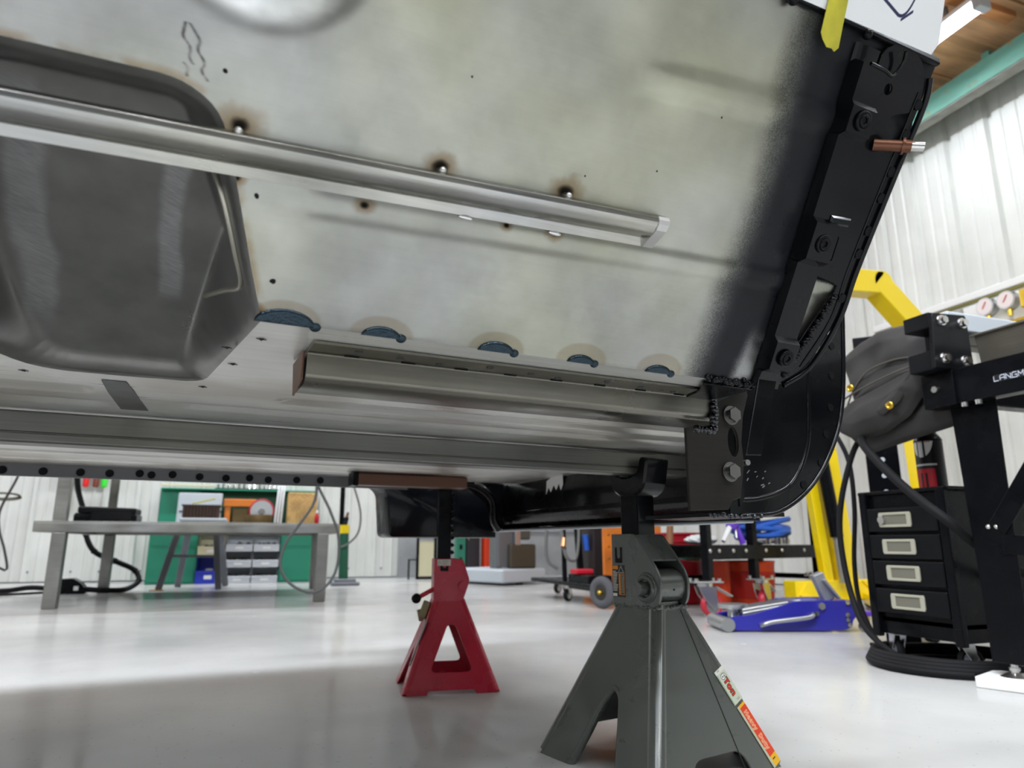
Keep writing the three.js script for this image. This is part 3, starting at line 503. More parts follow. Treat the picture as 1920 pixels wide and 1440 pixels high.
// firewall above the toe board, with its row of bolts and the seam
{
  const top = 0.36, z = toeP(0, top).z, y = toeP(0, top).y;
  const f = mesh('firewall', [rbox(1.72, 0.56, 0.004, 0.001, -0.21, y + 0.28, z + 0.0)], M.darkSteel, car);
  mesh('seam', rbox(1.42, 0.008, 0.006, 0.002, -0.06, y - 0.001, z + 0.004), M.blackSatin, f);
  for (const x of [0.15, 0.30, 0.449, 0.545]) mesh('bolt', [at(new THREE.SphereGeometry(0.0048, 12, 8), x, y - 0.006, z + 0.004)], M.blackSatin, f);
  mesh('side_bracket', plate(round([[0.57, y + 0.005], [0.632, y + 0.04], [0.668, y + 0.10], [0.668, y + 0.2], [0.57, y + 0.2]], [0, 0.01, 0.01, 0, 0]), 0.006, [disc(0.645, y + 0.098, 0.011)]).translate(0, 0, z - 0.02), M.blackGloss, f);
}
// things held by the body
{
  const Rm = new THREE.Matrix4().makeRotationY(6 * D2R);
  const w = (g) => clean(g).applyMatrix4(Rm);
  const paperTex = canvasTex(1024, 512, (c, W, H) => { c.fillStyle = '#eceeee'; c.fillRect(0, 0, W, H); c.strokeStyle = '#23284a'; c.lineWidth = 5; c.lineCap = 'round'; c.beginPath(); c.moveTo(420, 425); c.lineTo(560, 434); c.lineTo(690, 462); c.quadraticCurveTo(716, 464, 722, 430); c.lineTo(735, 300); c.stroke(); c.beginPath(); c.moveTo(705, 466); c.lineTo(730, 448); c.moveTo(600, 440); c.lineTo(612, 452); c.stroke(); });
  const pa = [[0.44, 0.3595], [0.63, 0.3635], [0.634, 0.375], [0.61, 0.43], [0.60, 0.62], [0.30, 0.62], [0.30, 0.357]];
  const pm = std(0xffffff, 0.7, 0, { map: paperTex });
  const pg = clean(plate(pa, 0.0008, [], 0)); { const p = pg.attributes.position, uv = pg.attributes.uv; for (let i = 0; i < p.count; i++) uv.setXY(i, (p.getX(i) - 0.30) / 0.4, (p.getY(i) - 0.355) / 0.27); }
  const pap = mesh('paper_template', w(pg.applyMatrix4(toeM(0, 0, 0.009))), pm, scene, { uv: 1 });
  tag(pap, 'white paper template with pen outline taped to the bulkhead', 'paper');
  const tp = [[0.480, 0.385], [0.501, 0.385], [0.5045, 0.37], [0.5085, 0.352], [0.5125, 0.336], [0.509, 0.3318], [0.505, 0.3335], [0.4985, 0.3328], [0.491, 0.3375], [0.4865, 0.342], [0.4825, 0.366]];
  tag(mesh('tape_strip', w(plate(tp, 0.0006, [], 0).applyMatrix4(toeM(0, 0, 0.0115))), std(0xd8cf3a, 0.6, 0, { map: rep(grime, 0.1) }), scene), 'strip of yellow masking tape holding the paper template', 'tape');
  const cl = group('spring_pin', 'copper coloured spring pin clamped through the black side plate', 'fastener');
  const P = (x, s, o) => toeP(x, s, o).applyMatrix4(Rm), a = P(0.606, 0.271, 0.006), dir = P(0.645, 0.281, 0.045).sub(a).normalize(), q = (t) => a.clone().addScaledVector(dir, t);
  mesh('barrel', [cyl(q(0), q(0.028), 0.0058, 0.0058, 20)], M.copper, cl); mesh('collar', [cyl(q(0.026), q(0.0285), 0.0084, 0.0084, 20), cyl(q(0.0285), q(0.0345), 0.0062, 0.0062, 20)], M.copper, cl);
  mesh('plunger', [cyl(q(0.0345), q(0.046), 0.0046, 0.0046, 16)], M.zinc, cl);
}

// ---------------------------------------------------------------- jack stands
const { FontLoader } = await import('three/addons/loaders/FontLoader.js');
const { TextGeometry } = await import('three/addons/geometries/TextGeometry.js');
const boldFont = await new FontLoader().loadAsync('fonts/droid/droid_sans_bold.typeface.json');
function decal(w, h, W, H, draw, rough = 0.45) { const g = clean(new THREE.BoxGeometry(w, h, 0.0007)); return [g, std(0xffffff, rough, 0, { map: canvasTex(W, H, draw) })]; }
// four sloping sides with openings; sides given as (outline, holes) in face coordinates
function faceMatrix(ax, az, bx, bz, h, turn) {
  const ey = V(0, h, bz - az).normalize(), m = basis(V(0, 0, az), V(1, 0, 0), ey);
  return new THREE.Matrix4().makeRotationY(turn).multiply(m);
}
function frustum(ax, az, bx, bz, h, t, front, side, rc) {
  const out = [];
  for (const [w, d, w2, d2, turn, f] of [[ax, az, bx, bz, 0, front], [ax, az, bx, bz, Math.PI, front], [az, ax, bz, bx, Math.PI / 2, side], [az, ax, bz, bx, -Math.PI / 2, side]]) {
    const L = Math.hypot(h, d2 - d), e = rc * 0.8;
    const { outline, holes } = f(w - e, w2 - e, L);
    out.push(plate(outline, t, holes, 0.001).translate(0, 0, -t).applyMatrix4(faceMatrix(w, d, w2, d2, h, turn)));
  }
  for (const sx of [-1, 1]) for (const sz of [-1, 1]) out.push(smooth(cyl(V(sx * (ax - rc), 0, sz * (az - rc)), V(sx * (bx - rc), h, sz * (bz - rc)), rc, rc, 20), 0.6));
  return out;
}
{ // grey six ton stand
  const g = group('jack_stand', 'gunmetal grey jack stand under the square cross tube', 'jack stand', [0.684, 0, -1.148], 13.6 * D2R);
  const h = 0.25, ax = 0.150, bx = 0.037, bz = 0.055;
  const side = (w, w2, L) => ({ outline: round([[-w, 0], [-w * 0.42, 0], [-w * 0.16, L * 0.40], [-w * 0.02, L * 0.51], [w * 0.10, L * 0.50], [w * 0.20, L * 0.38], [w * 0.44, 0], [w, 0], [w2, L], [-w2, L]], [0, 0, 0.02, 0.02, 0.02, 0.02, 0, 0, 0, 0], 4), holes: [] });
  const front = (w, w2, L) => ({ outline: round([[-w, 0], [-w * 0.5, 0], [-w * 0.4, L * 0.14], [w * 0.4, L * 0.14], [w * 0.5, 0], [w, 0], [w2, L], [-w2, L]], [0, 0, 0.02, 0.02, 0, 0, 0, 0], 4), holes: [] });
  const base = mesh('base', frustum(ax, ax, bx, bz, h, 0.004, front, side, 0.016), M.gunmetal, g);
  // folded-in lips of the openings
  const lips = []; for (const s of [-1, 1]) { const m = faceMatrix(ax, ax, bz, bx, h, s * Math.PI / 2), L = Math.hypot(h, ax - bx), w = ax - 0.013; lips.push(tube([[-w * 0.42, 0], [-w * 0.27, L * 0.22], [-w * 0.15, L * 0.40], [-w * 0.0, L * 0.495], [w * 0.13, L * 0.46], [w * 0.22, L * 0.35], [w * 0.44, 0]].map(([x, y]) => V(x, y, -0.007).applyMatrix4(m)), 0.007, 50, 8)); }
  mesh('opening_lip', lips, M.gunmetal, base);
  const fm = faceMatrix(ax, ax, bx, bz, h, 0);
  mesh('seam_weld', [bar(V(0.018, 0.265, 0).applyMatrix4(fm), V(0.052, 0.0, 0).applyMatrix4(fm), 0.0016, 0.0016, 0)], std(0x2e302e, 0.5, 0.3), base);
  const wb = []; for (let k = 0; k < 70; k++) { const a = k / 70 * 6.283, cx = clamp(Math.cos(a) * 1.5, -1, 1), cz = clamp(Math.sin(a) * 1.5, -1, 1); wb.push(at(new THREE.SphereGeometry(rr(0.003, 0.0045), 7, 6), cx * (bx - 0.002), h + rr(-0.001, 0.003), cz * (bz - 0.002))); }
  mesh('weld_bead', wb, M.gunmetal, base);
  // collar of two cheek plates
  const cheek = round([[-0.058, 0.25], [0.046, 0.25], [0.060, 0.262], [0.066, 0.292], [0.056, 0.318], [0.004, 0.378], [-0.058, 0.378]], [0, 0.014, 0.02, 0.02, 0.02, 0.008, 0], 5);
  const yz = (x) => new THREE.Matrix4().makeBasis(V(0, 0, 1), V(0, 1, 0), V(-1, 0, 0)).setPosition(V(x, 0, 0));
  const col = mesh('collar', [plate(cheek, 0.006, [], 0.001).applyMatrix4(yz(-0.031)), plate(cheek, 0.006, [], 0.001).applyMatrix4(yz(0.037)), rbox(0.062, 0.126, 0.005, 0.001, 0, 0.314, -0.056), bar(V(0, 0.376, 0.002), V(0, 0.331, 0.0405), 0.062, 0.004, 0.001, V(0, 0.6, 0.8))], M.gunmetal, g);
  mesh('release_roller', [cyl(V(-0.0295, 0.288, 0.03), V(0.0295, 0.288, 0.03), 0.029, 0.029, 32), box(0.05, 0.01, 0.05, 0, 0.256, 0.02)], M.gunmetal, g);
  mesh('roller_hole', cyl(V(0.002, 0.282, 0.0575), V(0.002, 0.2822, 0.0592), 0.0018, 0.0018, 10), M.blackMatte, g);
  mesh('pin', [cyl(V(-0.058, 0.284, 0.028), V(0.044, 0.284, 0.028), 0.0115, 0.0115, 24), at(new THREE.SphereGeometry(0.0115, 16, 10).scale(0.5, 1, 1), 0.044, 0.284, 0.028)], M.gunmetal, g);
  mesh('pin_weld', [at(new THREE.TorusGeometry(0.019, 0.0052, 8, 26), -0.0375, 0.284, 0.028, 0, Math.PI / 2), at(new THREE.TorusGeometry(0.024, 0.003, 8, 20), -0.0368, 0.285, 0.029, 0, Math.PI / 2)], M.gunmetal, g);
  mesh('slot', plate(round([[-0.048, 0.326], [-0.030, 0.326], [-0.030, 0.354], [-0.034, 0.354], [-0.034, 0.334], [-0.044, 0.334], [-0.044, 0.354], [-0.048, 0.354]], [0.002, 0.002, 0, 0, 0.005, 0.005, 0, 0], 3), 0.0008, [], 0).applyMatrix4(yz(-0.0372)), std(0x040404, 0.8), col);
  const [dg, dm] = decal(0.033, 0.056, 264, 448, (c, W, H) => {
    c.fillStyle = '#1c1c1c'; c.fillRect(0, 0, W, H); c.fillStyle = '#e8922a'; c.fillRect(6, 6, 120, 56); c.fillStyle = '#f2f0ea'; for (let k = 0; k < 14; k++) c.fillRect(10, 84 + k * 21, 70 + ((k * 37) % 42), 9); c.fillRect(6, 400, 90, 40);
    c.strokeStyle = '#e8e4da'; c.lineWidth = 6; c.beginPath(); c.moveTo(190, 12); c.lineTo(246, 104); c.lineTo(134, 104); c.closePath(); c.stroke();
    c.strokeStyle = '#e8922a'; c.lineWidth = 10; c.strokeRect(142, 124, 108, 290); c.fillStyle = '#e8922a'; c.fillRect(146, 130, 30, 280); c.fillStyle = '#b8b2a0'; for (let k = 0; k < 13; k++) c.fillRect(186, 142 + k * 20, 56, 8);
  });
  mesh('warning_label', dg.applyMatrix4(yz(-0.0374)).translate(0, 0.294, -0.0405), dm, col, { uv: 1 });
  // post and saddle
  mesh('post', rbox(0.046, 0.16, 0.046, 0.004, 0.004, 0.393, -0.028), M.blackGloss, g);
  const sec = round([[-0.05, 0.496], [-0.044, 0.462], [-0.022, 0.448], [0.022, 0.448], [0.044, 0.462], [0.056, 0.516], [0.034, 0.520], [0.026, 0.492], [0.0, 0.4835], [-0.026, 0.488], [-0.038, 0.502]], [0.004, 0.02, 0.01, 0.01, 0.02, 0.006, 0.006, 0.012, 0.012, 0.01, 0.004], 5);
  mesh('saddle', smooth(plate(sec, 0.06, [], 0.004).applyMatrix4(new THREE.Matrix4().makeBasis(V(0, 0, 1), V(0, 1, 0), V(-1, 0, 0)).setPosition(V(0.038, -0.001, -0.026))), 0.6), M.blackGloss, g);
  // peeling stickers down the right leg
  const d = V2(bx - ax, Math.hypot(h, bz - ax)).normalize(), ang = Math.atan2(-d.x, d.y);
  const sticker = (w, l, frac, W, H, draw, nm, lab) => { const [q, m] = decal(w, l, W, H, draw, 0.4); const L = Math.hypot(h, ax - bz); q.rotateZ(ang).translate(ax + (bx - ax) * frac - 0.020, L * frac, 0.0012).applyMatrix4(fm); return mesh(nm, q, m, base, { uv: 1, label: lab }); };
  sticker(0.027, 0.060, 0.50, 184, 368, (c, W, H) => {
    c.fillStyle = '#cfd6c0'; c.fillRect(0, 0, W, H); c.fillStyle = '#9fb59a'; c.fillRect(0, 0, 18, H); c.fillStyle = '#e6e6dc'; c.fillRect(0, 0, W, 40); c.fillStyle = '#b4b8a4'; c.fillRect(40, 8, 50, 14); c.fillRect(90, 330, 60, 20);
    c.save(); c.translate(60, 58); c.rotate(Math.PI / 2); c.font = 'bold 118px sans-serif'; c.lineWidth = 14; c.lineJoin = 'round'; c.strokeStyle = '#151515'; c.textBaseline = 'alphabetic'; c.scale(0.86, 1); c.strokeText('6Ton', 0, 0); c.fillStyle = '#f2f2ec'; c.fillText('6', 0, 0); const w6 = c.measureText('6').width; c.fillStyle = '#e2341c'; c.fillText('Ton', w6, 0); c.restore();
  }, 'weight_sticker', 'torn sticker reading 6Ton');
  sticker(0.023, 0.105, 0.20, 168, 840, (c, W, H) => {
    c.fillStyle = '#b9c4a8'; c.fillRect(0, 0, W, H); c.fillStyle = '#e0451f'; c.fillRect(36, 0, W - 36, H); c.fillStyle = '#f0b81c'; c.fillRect(36, 0, W - 36, 34); c.fillRect(36, H - 130, W - 36, 130);
    c.save(); c.translate(64, 92); c.rotate(Math.PI / 2); c.font = 'bold 92px sans-serif'; c.lineWidth = 5; c.strokeStyle = '#f6dcae'; c.strokeText('Heavy', 0, 0); c.strokeText('Duty', 330, 0); c.restore();
    c.fillStyle = '#1a1a1a'; c.fillRect(60, H - 90, 60, 14);
  }, 'duty_sticker', 'red sticker reading Heavy Duty');
}
{ // red stand
  const g = group('jack_stand', 'red jack stand with ratchet lever under the rear of the car floor', 'jack stand', [0.500, 0, -1.876], -6.5 * D2R);
  const h = 0.215, ax = 0.122, az = 0.108, bx = 0.043, bz = 0.030;
  const front = (w, w2, L) => ({ outline: round([[-w, 0], [-w * 0.55, 0], [-w * 0.52, L * 0.045], [w * 0.50, L * 0.045], [w * 0.55, 0], [w, 0], [w2, L], [-w2, L]], [0, 0, 0.004, 0.004, 0, 0, 0, 0], 4), holes: [round([[-0.054, 0.052], [-0.006, 0.168], [0.014, 0.168], [0.054, 0.052]], [0.018, 0.012, 0.012, 0.018], 5)] });
  const side = (w, w2, L) => ({ outline: round([[-w, 0], [-w * 0.62, 0], [-w * 0.08, L * 0.46], [w * 0.08, L * 0.46], [w * 0.62, 0], [w, 0], [w2, L], [-w2, L]], [0, 0, 0.012, 0.012, 0, 0, 0, 0], 4), holes: [] });
  const base = mesh('base', frustum(ax, az, bx, bz, h, 0.0035, front, side, 0.011), M.red, g);
  const fm = faceMatrix(ax, az, bx, bz, h, 0);
  const tg = new TextGeometry('6 TON CAPACITY', { font: boldFont, size: 0.0105, depth: 0.0009, curveSegments: 3 }); tg.computeBoundingBox(); tg.translate(-tg.boundingBox.max.x / 2 + 0.004, 0.026, -0.0002); tg.applyMatrix4(fm);
  mesh('embossed_text', tg, M.red, base, { label: 'raised lettering in the red paint' });
  const cheek = round([[-0.041, 0.213], [0.036, 0.213], [0.044, 0.236], [0.054, 0.266], [0.036, 0.318], [0.028, 0.322], [-0.041, 0.322]], [0, 0.01, 0.02, 0.01, 0.008, 0.004, 0], 4);
  const col = mesh('collar', [plate(cheek, 0.004, [], 0.001).translate(0, 0, 0.026), plate(cheek, 0.004, [], 0.001).translate(0, 0, -0.03), rbox(0.004, 0.108, 0.054, 0.001, -0.0395, 0.268, 0), bar(V(0.028, 0.32, 0), V(0.05, 0.27, 0), 0.054, 0.004, 0.001)], M.red, g);
  mesh('pin', [cyl(V(0.034, 0.252, 0.028), V(0.034, 0.252, 0.041), 0.0115, 0.011, 20)], M.red, g);
  mesh('slot', plate(round([[-0.026, 0.290], [-0.004, 0.290], [-0.004, 0.306], [-0.010, 0.306], [-0.010, 0.299], [-0.019, 0.299], [-0.019, 0.306], [-0.026, 0.306]], 0.002, 2), 0.0008, [], 0).translate(0, 0, 0.0299), std(0x030303, 0.8), col);
  const [dg, dm] = decal(0.036, 0.016, 288, 128, (c, W, H) => { c.fillStyle = '#d6d0c4'; c.fillRect(0, 0, W, H); c.fillStyle = '#9a948c'; for (let k = 0; k < 4; k++) c.fillRect(90 + (k % 2) * 14, 20 + k * 26, 150 - k * 16, 10); c.strokeStyle = '#77726a'; c.lineWidth = 8; c.beginPath(); c.moveTo(20, 96); c.lineTo(52, 30); c.lineTo(82, 96); c.stroke(); });
  mesh('paper_label', dg.translate(-0.016, 0.312, 0.0304), dm, col, { uv: 1 });
  mesh('post', [rbox(0.036, 0.24, 0.036, 0.003, -0.014, 0.42, 0), ...Array.from({ length: 9 }, (_, k) => bar(V(0.004, 0.335 + k * 0.019, 0), V(0.011, 0.341 + k * 0.019, 0), 0.03, 0.009, 0.001))], M.blackGloss, g);
  mesh('saddle', [rbox(0.09, 0.014, 0.05, 0.004, -0.014, 0.5425 - 0.02, 0), rbox(0.014, 0.03, 0.05, 0.004, -0.054, 0.53 - 0.012, 0), rbox(0.014, 0.03, 0.05, 0.004, 0.026, 0.53 - 0.012, 0)], M.blackGloss, g);
  const lv = mesh('lever', [cyl(V(-0.036, 0.246, 0.012), V(-0.076, 0.226, 0.020), 0.006, 0.006, 14)], M.red, g);
  mesh('grip_knob', [at(new THREE.SphereGeometry(0.013, 18, 12), -0.086, 0.2215, 0.022)], M.blackSatin, lv, { label: 'black ball grip' });
  mesh('lock_clip', [rbox(0.02, 0.045, 0.012, 0.003, -0.062, 0.192, 0.008, 0, 0, -0.35), rbox(0.012, 0.03, 0.016, 0.003, -0.073, 0.178, 0.004, 0, 0, 0.2)], std(0x9a8f70, 0.4, 0.8), g);
  const sm = faceMatrix(az, ax, bz, bx, h, -Math.PI / 2), [lg, lm] = decal(0.02, 0.12, 80, 480, (c, W, H) => { c.fillStyle = '#2b2d2c'; c.fillRect(0, 0, W, H); c.fillStyle = '#6d7370'; for (let k = 0; k < 22; k++) c.fillRect(14, 20 + k * 18, 30 + (k * 29) % 26, 6); c.fillStyle = '#8c5a54'; c.fillRect(8, 250, 60, 8); c.fillStyle = '#b8bcb8'; c.fillRect(26, 450, 26, 18); });
  mesh('side_label', lg.rotateZ(-0.17).translate(0.052, 0.125, 0.001).applyMatrix4(sm), lm, base, { uv: 1 });
}

// ---------------------------------------------------------------- back of the shop
const put = (o) => { const p = o.position.clone(), inv = new THREE.Matrix4().makeRotationY(-o.rotation.y).multiply(new THREE.Matrix4().makeTranslation(-p.x, -p.y, -p.z)); return (name, geos, m, parent = o, opt = {}) => mesh(name, [geos].flat(3).map(g => clean(g).applyMatrix4(inv)), m, parent, opt); };
function thing(name, label, category, pos, grp, turn = 0) { const o = group(name, label, category, pos, turn, grp); return [o, put(o)]; }
function caster(parent, add, x, z, r, w, wheelM, y0, turn = 0, tyre = M.rubber) {   // swivel caster at world x,z, wheel radius r, plate under y0
  const R = (g) => clean(g).applyMatrix4(new THREE.Matrix4().makeTranslation(x, 0, z).multiply(new THREE.Matrix4().makeRotationY(turn)));
  const c = add('caster', [R(rbox(r * 1.5, 0.006, r * 1.3, 0.001, 0, y0 - 0.003, 0)), R(plate([[-0.6 * r, y0 - 0.005], [0.6 * r, y0 - 0.005], [r * 0.75, r * 1.1], [r * 0.45, r * 0.85], [r * 0.15, r * 1.0]], 0.004).translate(0, 0, w * 0.62)), R(plate([[-0.6 * r, y0 - 0.005], [0.6 * r, y0 - 0.005], [r * 0.75, r * 1.1], [r * 0.45, r * 0.85], [r * 0.15, r * 1.0]], 0.004).translate(0, 0, -w * 0.62 - 0.004))], M.zinc, parent);
  add('wheel', [R(at(new THREE.TorusGeometry(r * 0.78, r * 0.22, 10, 28).scale(1, 1, w / (r * 0.44)), r * 0.35, r, 0))], tyre, c);
  add('hub', [R(at(new THREE.CylinderGeometry(r * 0.62, r * 0.62, w * 0.9, 24), r * 0.35, r, 0, Math.PI / 2)), R(at(new THREE.CylinderGeometry(r * 0.2, r * 0.2, w * 1.5, 10), r * 0.35, r, 0, Math.PI / 2))], wheelM, c);
  return c;
}
{ // low steel work table with tall uprights
  const [o, add] = thing('work_table', 'bare steel work table with thick square legs and tall uprights', 'table', [-0.3, 0, -5.5]);
  add('table_top', [rbox(1.712, 0.056, 0.06, 0.004, -0.338, 0.456, -4.78), rbox(0.06, 0.056, 1.48, 0.004, -1.164, 0.456, -5.5), rbox(0.06, 0.056, 1.48, 0.004, 0.50, 0.456, -5.5), rbox(1.70, 0.056, 0.06, 0.004, -0.338, 0.456, -6.22), rbox(1.712, 0.008, 1.5, 0.002, -0.338, 0.4875, -5.5)], M.benchSteel, o);
  for (const [x, z] of [[-1.062, -4.79], [0.424, -4.79], [-1.04, -6.2], [0.5, -6.2]]) add('leg', rbox(0.072, 0.428, 0.072, 0.006, x, 0.214, z), M.benchSteel);
  add('upright', rbox(0.07, 1.2, 0.07, 0.006, -1.095, 1.09, -4.9), M.benchSteel); add('upright', rbox(0.056, 1.2, 0.056, 0.006, -1.045, 1.09, -6.18), M.darkSteel);
}
{
  const [o, add] = thing('tool_case', 'black plastic tool case lying on the steel work table', 'case', [-0.93, 0.4915, -5.45]);
  add('case_body', [rbox(0.37, 0.062, 0.26, 0.01, -0.935, 0.524, -5.45)], M.blackSatin); add('lid', [rbox(0.345, 0.044, 0.25, 0.012, -0.93, 0.578, -5.45, 0, 0, -0.025)], M.blackMatte);
  add('front_panel', rbox(0.24, 0.05, 0.006, 0.004, -0.9, 0.54, -5.318), M.blackMatte); add('latch', [rbox(0.04, 0.03, 0.012, 0.004, -1.09, 0.545, -5.318)], M.blackMatte);
}
{
  const P = [[-1.2, 1.5, -5.82], [-1.231, 0.849, -5.8], [-1.235, 0.527, -6.32], [-1.223, 0.434, -6.3], [-1.148, 0.305, -6.28], [-1.007, 0.231, -6.33], [-0.86, 0.155, -6.35], [-0.82, 0.08, -6.3], [-0.88, 0.026, -6.2], [-1.0, 0.024, -6.08], [-1.14, 0.035, -6.08]].map(a => V(...a));
  tag(mesh('braided_conduit', [tube(P, 0.02, 90, 8), ...P.slice(2, 8).flatMap((p, i) => [at(new THREE.TorusGeometry(0.019, 0.006, 6, 12), p.x, p.y, p.z, rr(0, 1), rr(0, 1), 0)])], M.rubber), 'thick black braided conduit curling under the work table', 'cable');
  const [o, add] = thing('power_box', 'black inline power box on the floor behind the table leg', 'power box', [-1.24, 0, -6.1]);
  add('housing', [plate(round([[-1.36, 0.004], [-1.13, 0.004], [-1.125, 0.03], [-1.17, 0.085], [-1.22, 0.115], [-1.33, 0.11], [-1.362, 0.08]], 0.012), 0.12, [], 0.006).translate(0, 0, -6.16)], M.blackSatin); add('rating_label', box(0.03, 0.03, 0.002, -1.19, 0.045, -6.039), M.white);
  tag(mesh('floor_cable', [tube([V(-1.35, 0.04, -6.1), V(-1.5, 0.05, -6.14), V(-1.65, 0.03, -6.2), V(-1.9, 0.022, -6.3), V(-2.4, 0.02, -6.4)], 0.018, 40, 8), tube([V(-1.36, 0.02, -6.06), V(-1.6, 0.014, -6.0), V(-1.8, 0.012, -6.02), V(-2.3, 0.012, -6.1)], 0.009, 40, 6)], M.rubber), 'dark flat cables trailing from the power box along the floor', 'cable');
  tag(mesh('hanging_wire', [tube([V(-1.66, 1.3, -6.3), V(-1.727, 0.878, -6.3), V(-1.81, 0.595, -6.3), V(-1.79, 0.45, -6.3), V(-1.743, 0.322, -6.3), V(-1.71, 0.17, -6.3), V(-1.76, 0.19, -6.3), V(-1.95, 0.26, -6.3)], 0.009, 80, 6)], std(0x3c3c38, 0.6)), 'thin dark wire hanging in front of the white wall sheets', 'wire');
  tag(mesh('wire_coil', Array.from({ length: 4 }, (_, k) => at(new THREE.TorusGeometry(0.11, 0.006, 6, 40).scale(1, 0.26, 1), -1.83, 0.712 + k * 0.004, -6.42 + k * 0.012, 0.5 + k * 0.1, 0, 0)), std(0x54503a, 0.6)), 'coil of olive wire hooked at the photo edge', 'wire coil');
}
{ // screwdrivers hanging on a rail on the back wall
  const [o, add] = thing('tool_rail', 'narrow tool rail on the back wall above the screwdrivers', 'tool rail', [-1.58, 1.14, -7.92]); add('rail_bar', rbox(0.5, 0.05, 0.06, 0.006, -1.58, 1.165, -7.925), M.darkSteel); add('hook_strip', rbox(0.46, 0.012, 0.03, 0.003, -1.58, 1.145, -7.89), M.zinc);
  for (const [x, m, c] of [[-1.738, M.blueHose, 'blue'], [-1.592, phys(0xe02424, 0.35), 'red'], [-1.505, phys(0x7a3b30, 0.4), 'brown'], [-1.433, phys(0x3fe03a, 0.35), 'bright green']]) {
    const [s, ad] = thing('screwdriver', `${c} handled screwdriver hanging against the white back wall`, 'screwdriver', [x, 0.905, -7.89], 'screwdrivers on the back wall');
    ad('handle', at(lathe([[0, 0], [0.022, 0.002], [0.027, 0.012], [0.027, 0.09], [0.02, 0.105], [0.026, 0.12], [0.018, 0.14], [0, 0.142]], 16), x, 0.905, -7.89), m); ad('blade', cyl(V(x, 1.04, -7.89), V(x, 1.15, -7.89), 0.005, 0.005, 8), M.zinc);
  }
}
{ // green workbench with hutch
  const [o, add] = thing('workbench', 'green steel workbench with two pedestals against the back wall', 'workbench', [-0.15, 0, -7.6]);
  const dr = (x0, x1) => { const c = add('pedestal', [rbox(x1 - x0, 0.52, 0.68, 0.006, (x0 + x1) / 2, 0.26, -7.61)], M.green); add('door', rbox(x1 - x0 - 0.03, 0.30, 0.012, 0.003, (x0 + x1) / 2, 0.17, -7.266), M.green, c); add('drawer', rbox(x1 - x0 - 0.03, 0.15, 0.012, 0.003, (x0 + x1) / 2, 0.42, -7.266), M.green, c); add('knob', at(new THREE.SphereGeometry(0.012, 10, 8), (x0 + x1) / 2 + 0.12 * (x0 < 0 ? 1 : -1), 0.45, -7.255), M.zinc, c); };
  dr(-0.90, -0.485); dr(0.25, 0.59);
  add('worktop', rbox(1.56, 0.03, 0.76, 0.006, -0.155, 0.535, -7.58), M.darkGreen);
  add('hutch_panel', [rbox(1.54, 0.36, 0.02, 0.004, -0.155, 0.73, -7.93)], M.darkGreen); add('hutch_side', rbox(0.36, 0.36, 0.03, 0.004, -0.73, 0.73, -7.86), M.green);
  add('shelf', [rbox(1.5, 0.016, 0.2, 0.003, -0.155, 0.905, -7.86)], M.green); add('shelf_edge', rbox(0.5, 0.02, 0.02, 0.004, -0.66, 0.938, -7.77), M.cream);
}
function bin(name, label, x0, x1, y, h, z, d, m) {
  const w = x1 - x0, x = (x0 + x1) / 2, [o, add] = thing(name, label, 'storage bin', [x, y, z], 'parts bins under the green workbench');
  const sidePts = round([[0, 0], [d, 0], [d, h * 0.42], [d * 0.72, h * 0.55], [d * 0.6, h], [0, h]], 0.008);
  const S = (px) => plate(sidePts, 0.004, [], 0.0008).applyMatrix4(new THREE.Matrix4().makeBasis(V(0, 0, 1), V(0, 1, 0), V(-1, 0, 0)).setPosition(V(px, y, z - d / 2)));
  add('shell', [S(x0 + 0.006), S(x1 - 0.002), rbox(w - 0.008, 0.004, d, 0.001, x, y + 0.003, z), rbox(w - 0.008, h, 0.004, 0.001, x, y + h / 2, z - d / 2 + 0.004)], m);
  add('front_lip', [rbox(w - 0.004, h * 0.42, 0.006, 0.002, x, y + h * 0.21, z + d / 2), rbox(w, 0.012, 0.014, 0.004, x, y + h * 0.43, z + d / 2)], m);
  add('label_card', rbox(w * 0.3, h * 0.14, 0.002, 0.001, x, y + h * 0.24, z + d / 2 + 0.004), M.white);
  const parts = []; for (let k = 0; k < 14; k++) parts.push(rbox(rr(0.02, 0.05), rr(0.012, 0.03), rr(0.02, 0.05), 0.004, x + rr(-0.32, 0.32) * w, y + h * 0.32 + rr(0, 0.02), z + rr(-0.2, 0.32) * d, rr(0, 3), rr(0, 3), 0)); parts.push(box(w * 0.9, h * 0.3, d * 0.85, x, y + h * 0.16, z));
  const c = add('contents', parts, M.darkSteel, o, { label: 'loose metal parts' }); c.userData.kind = 'stuff';
  return o;
}
bin('storage_bin', 'blue plastic parts bin on the floor between the green pedestals', -0.482, -0.262, 0, 0.25, -7.36, 0.26, phys(0x2438b8, 0.4));
bin('storage_bin', 'cream plastic parts bin stacked on the blue bin', -0.482, -0.245, 0.252, 0.19, -7.36, 0.26, M.cream);
['bottom', 'middle', 'top'].forEach((r, k) => { bin('storage_bin', `clear parts bin, ${r} of the stack next to the blue bin`, -0.238, 0.0, k * 0.146, 0.142, -7.36, 0.26, M.clearBin); bin('storage_bin', `clear parts bin, ${r} of the stack next to the green pedestal`, 0.006, 0.244, k * 0.146, 0.142, -7.36, 0.26, M.clearBin); });
tag(mesh('white_cap', at(lathe([[0, 0.02], [0.028, 0.018], [0.034, 0.01], [0.034, 0], [0, 0]], 20), -0.37, 0.115, -7.33), M.white), 'round white cap lying in the blue parts bin', 'cap');
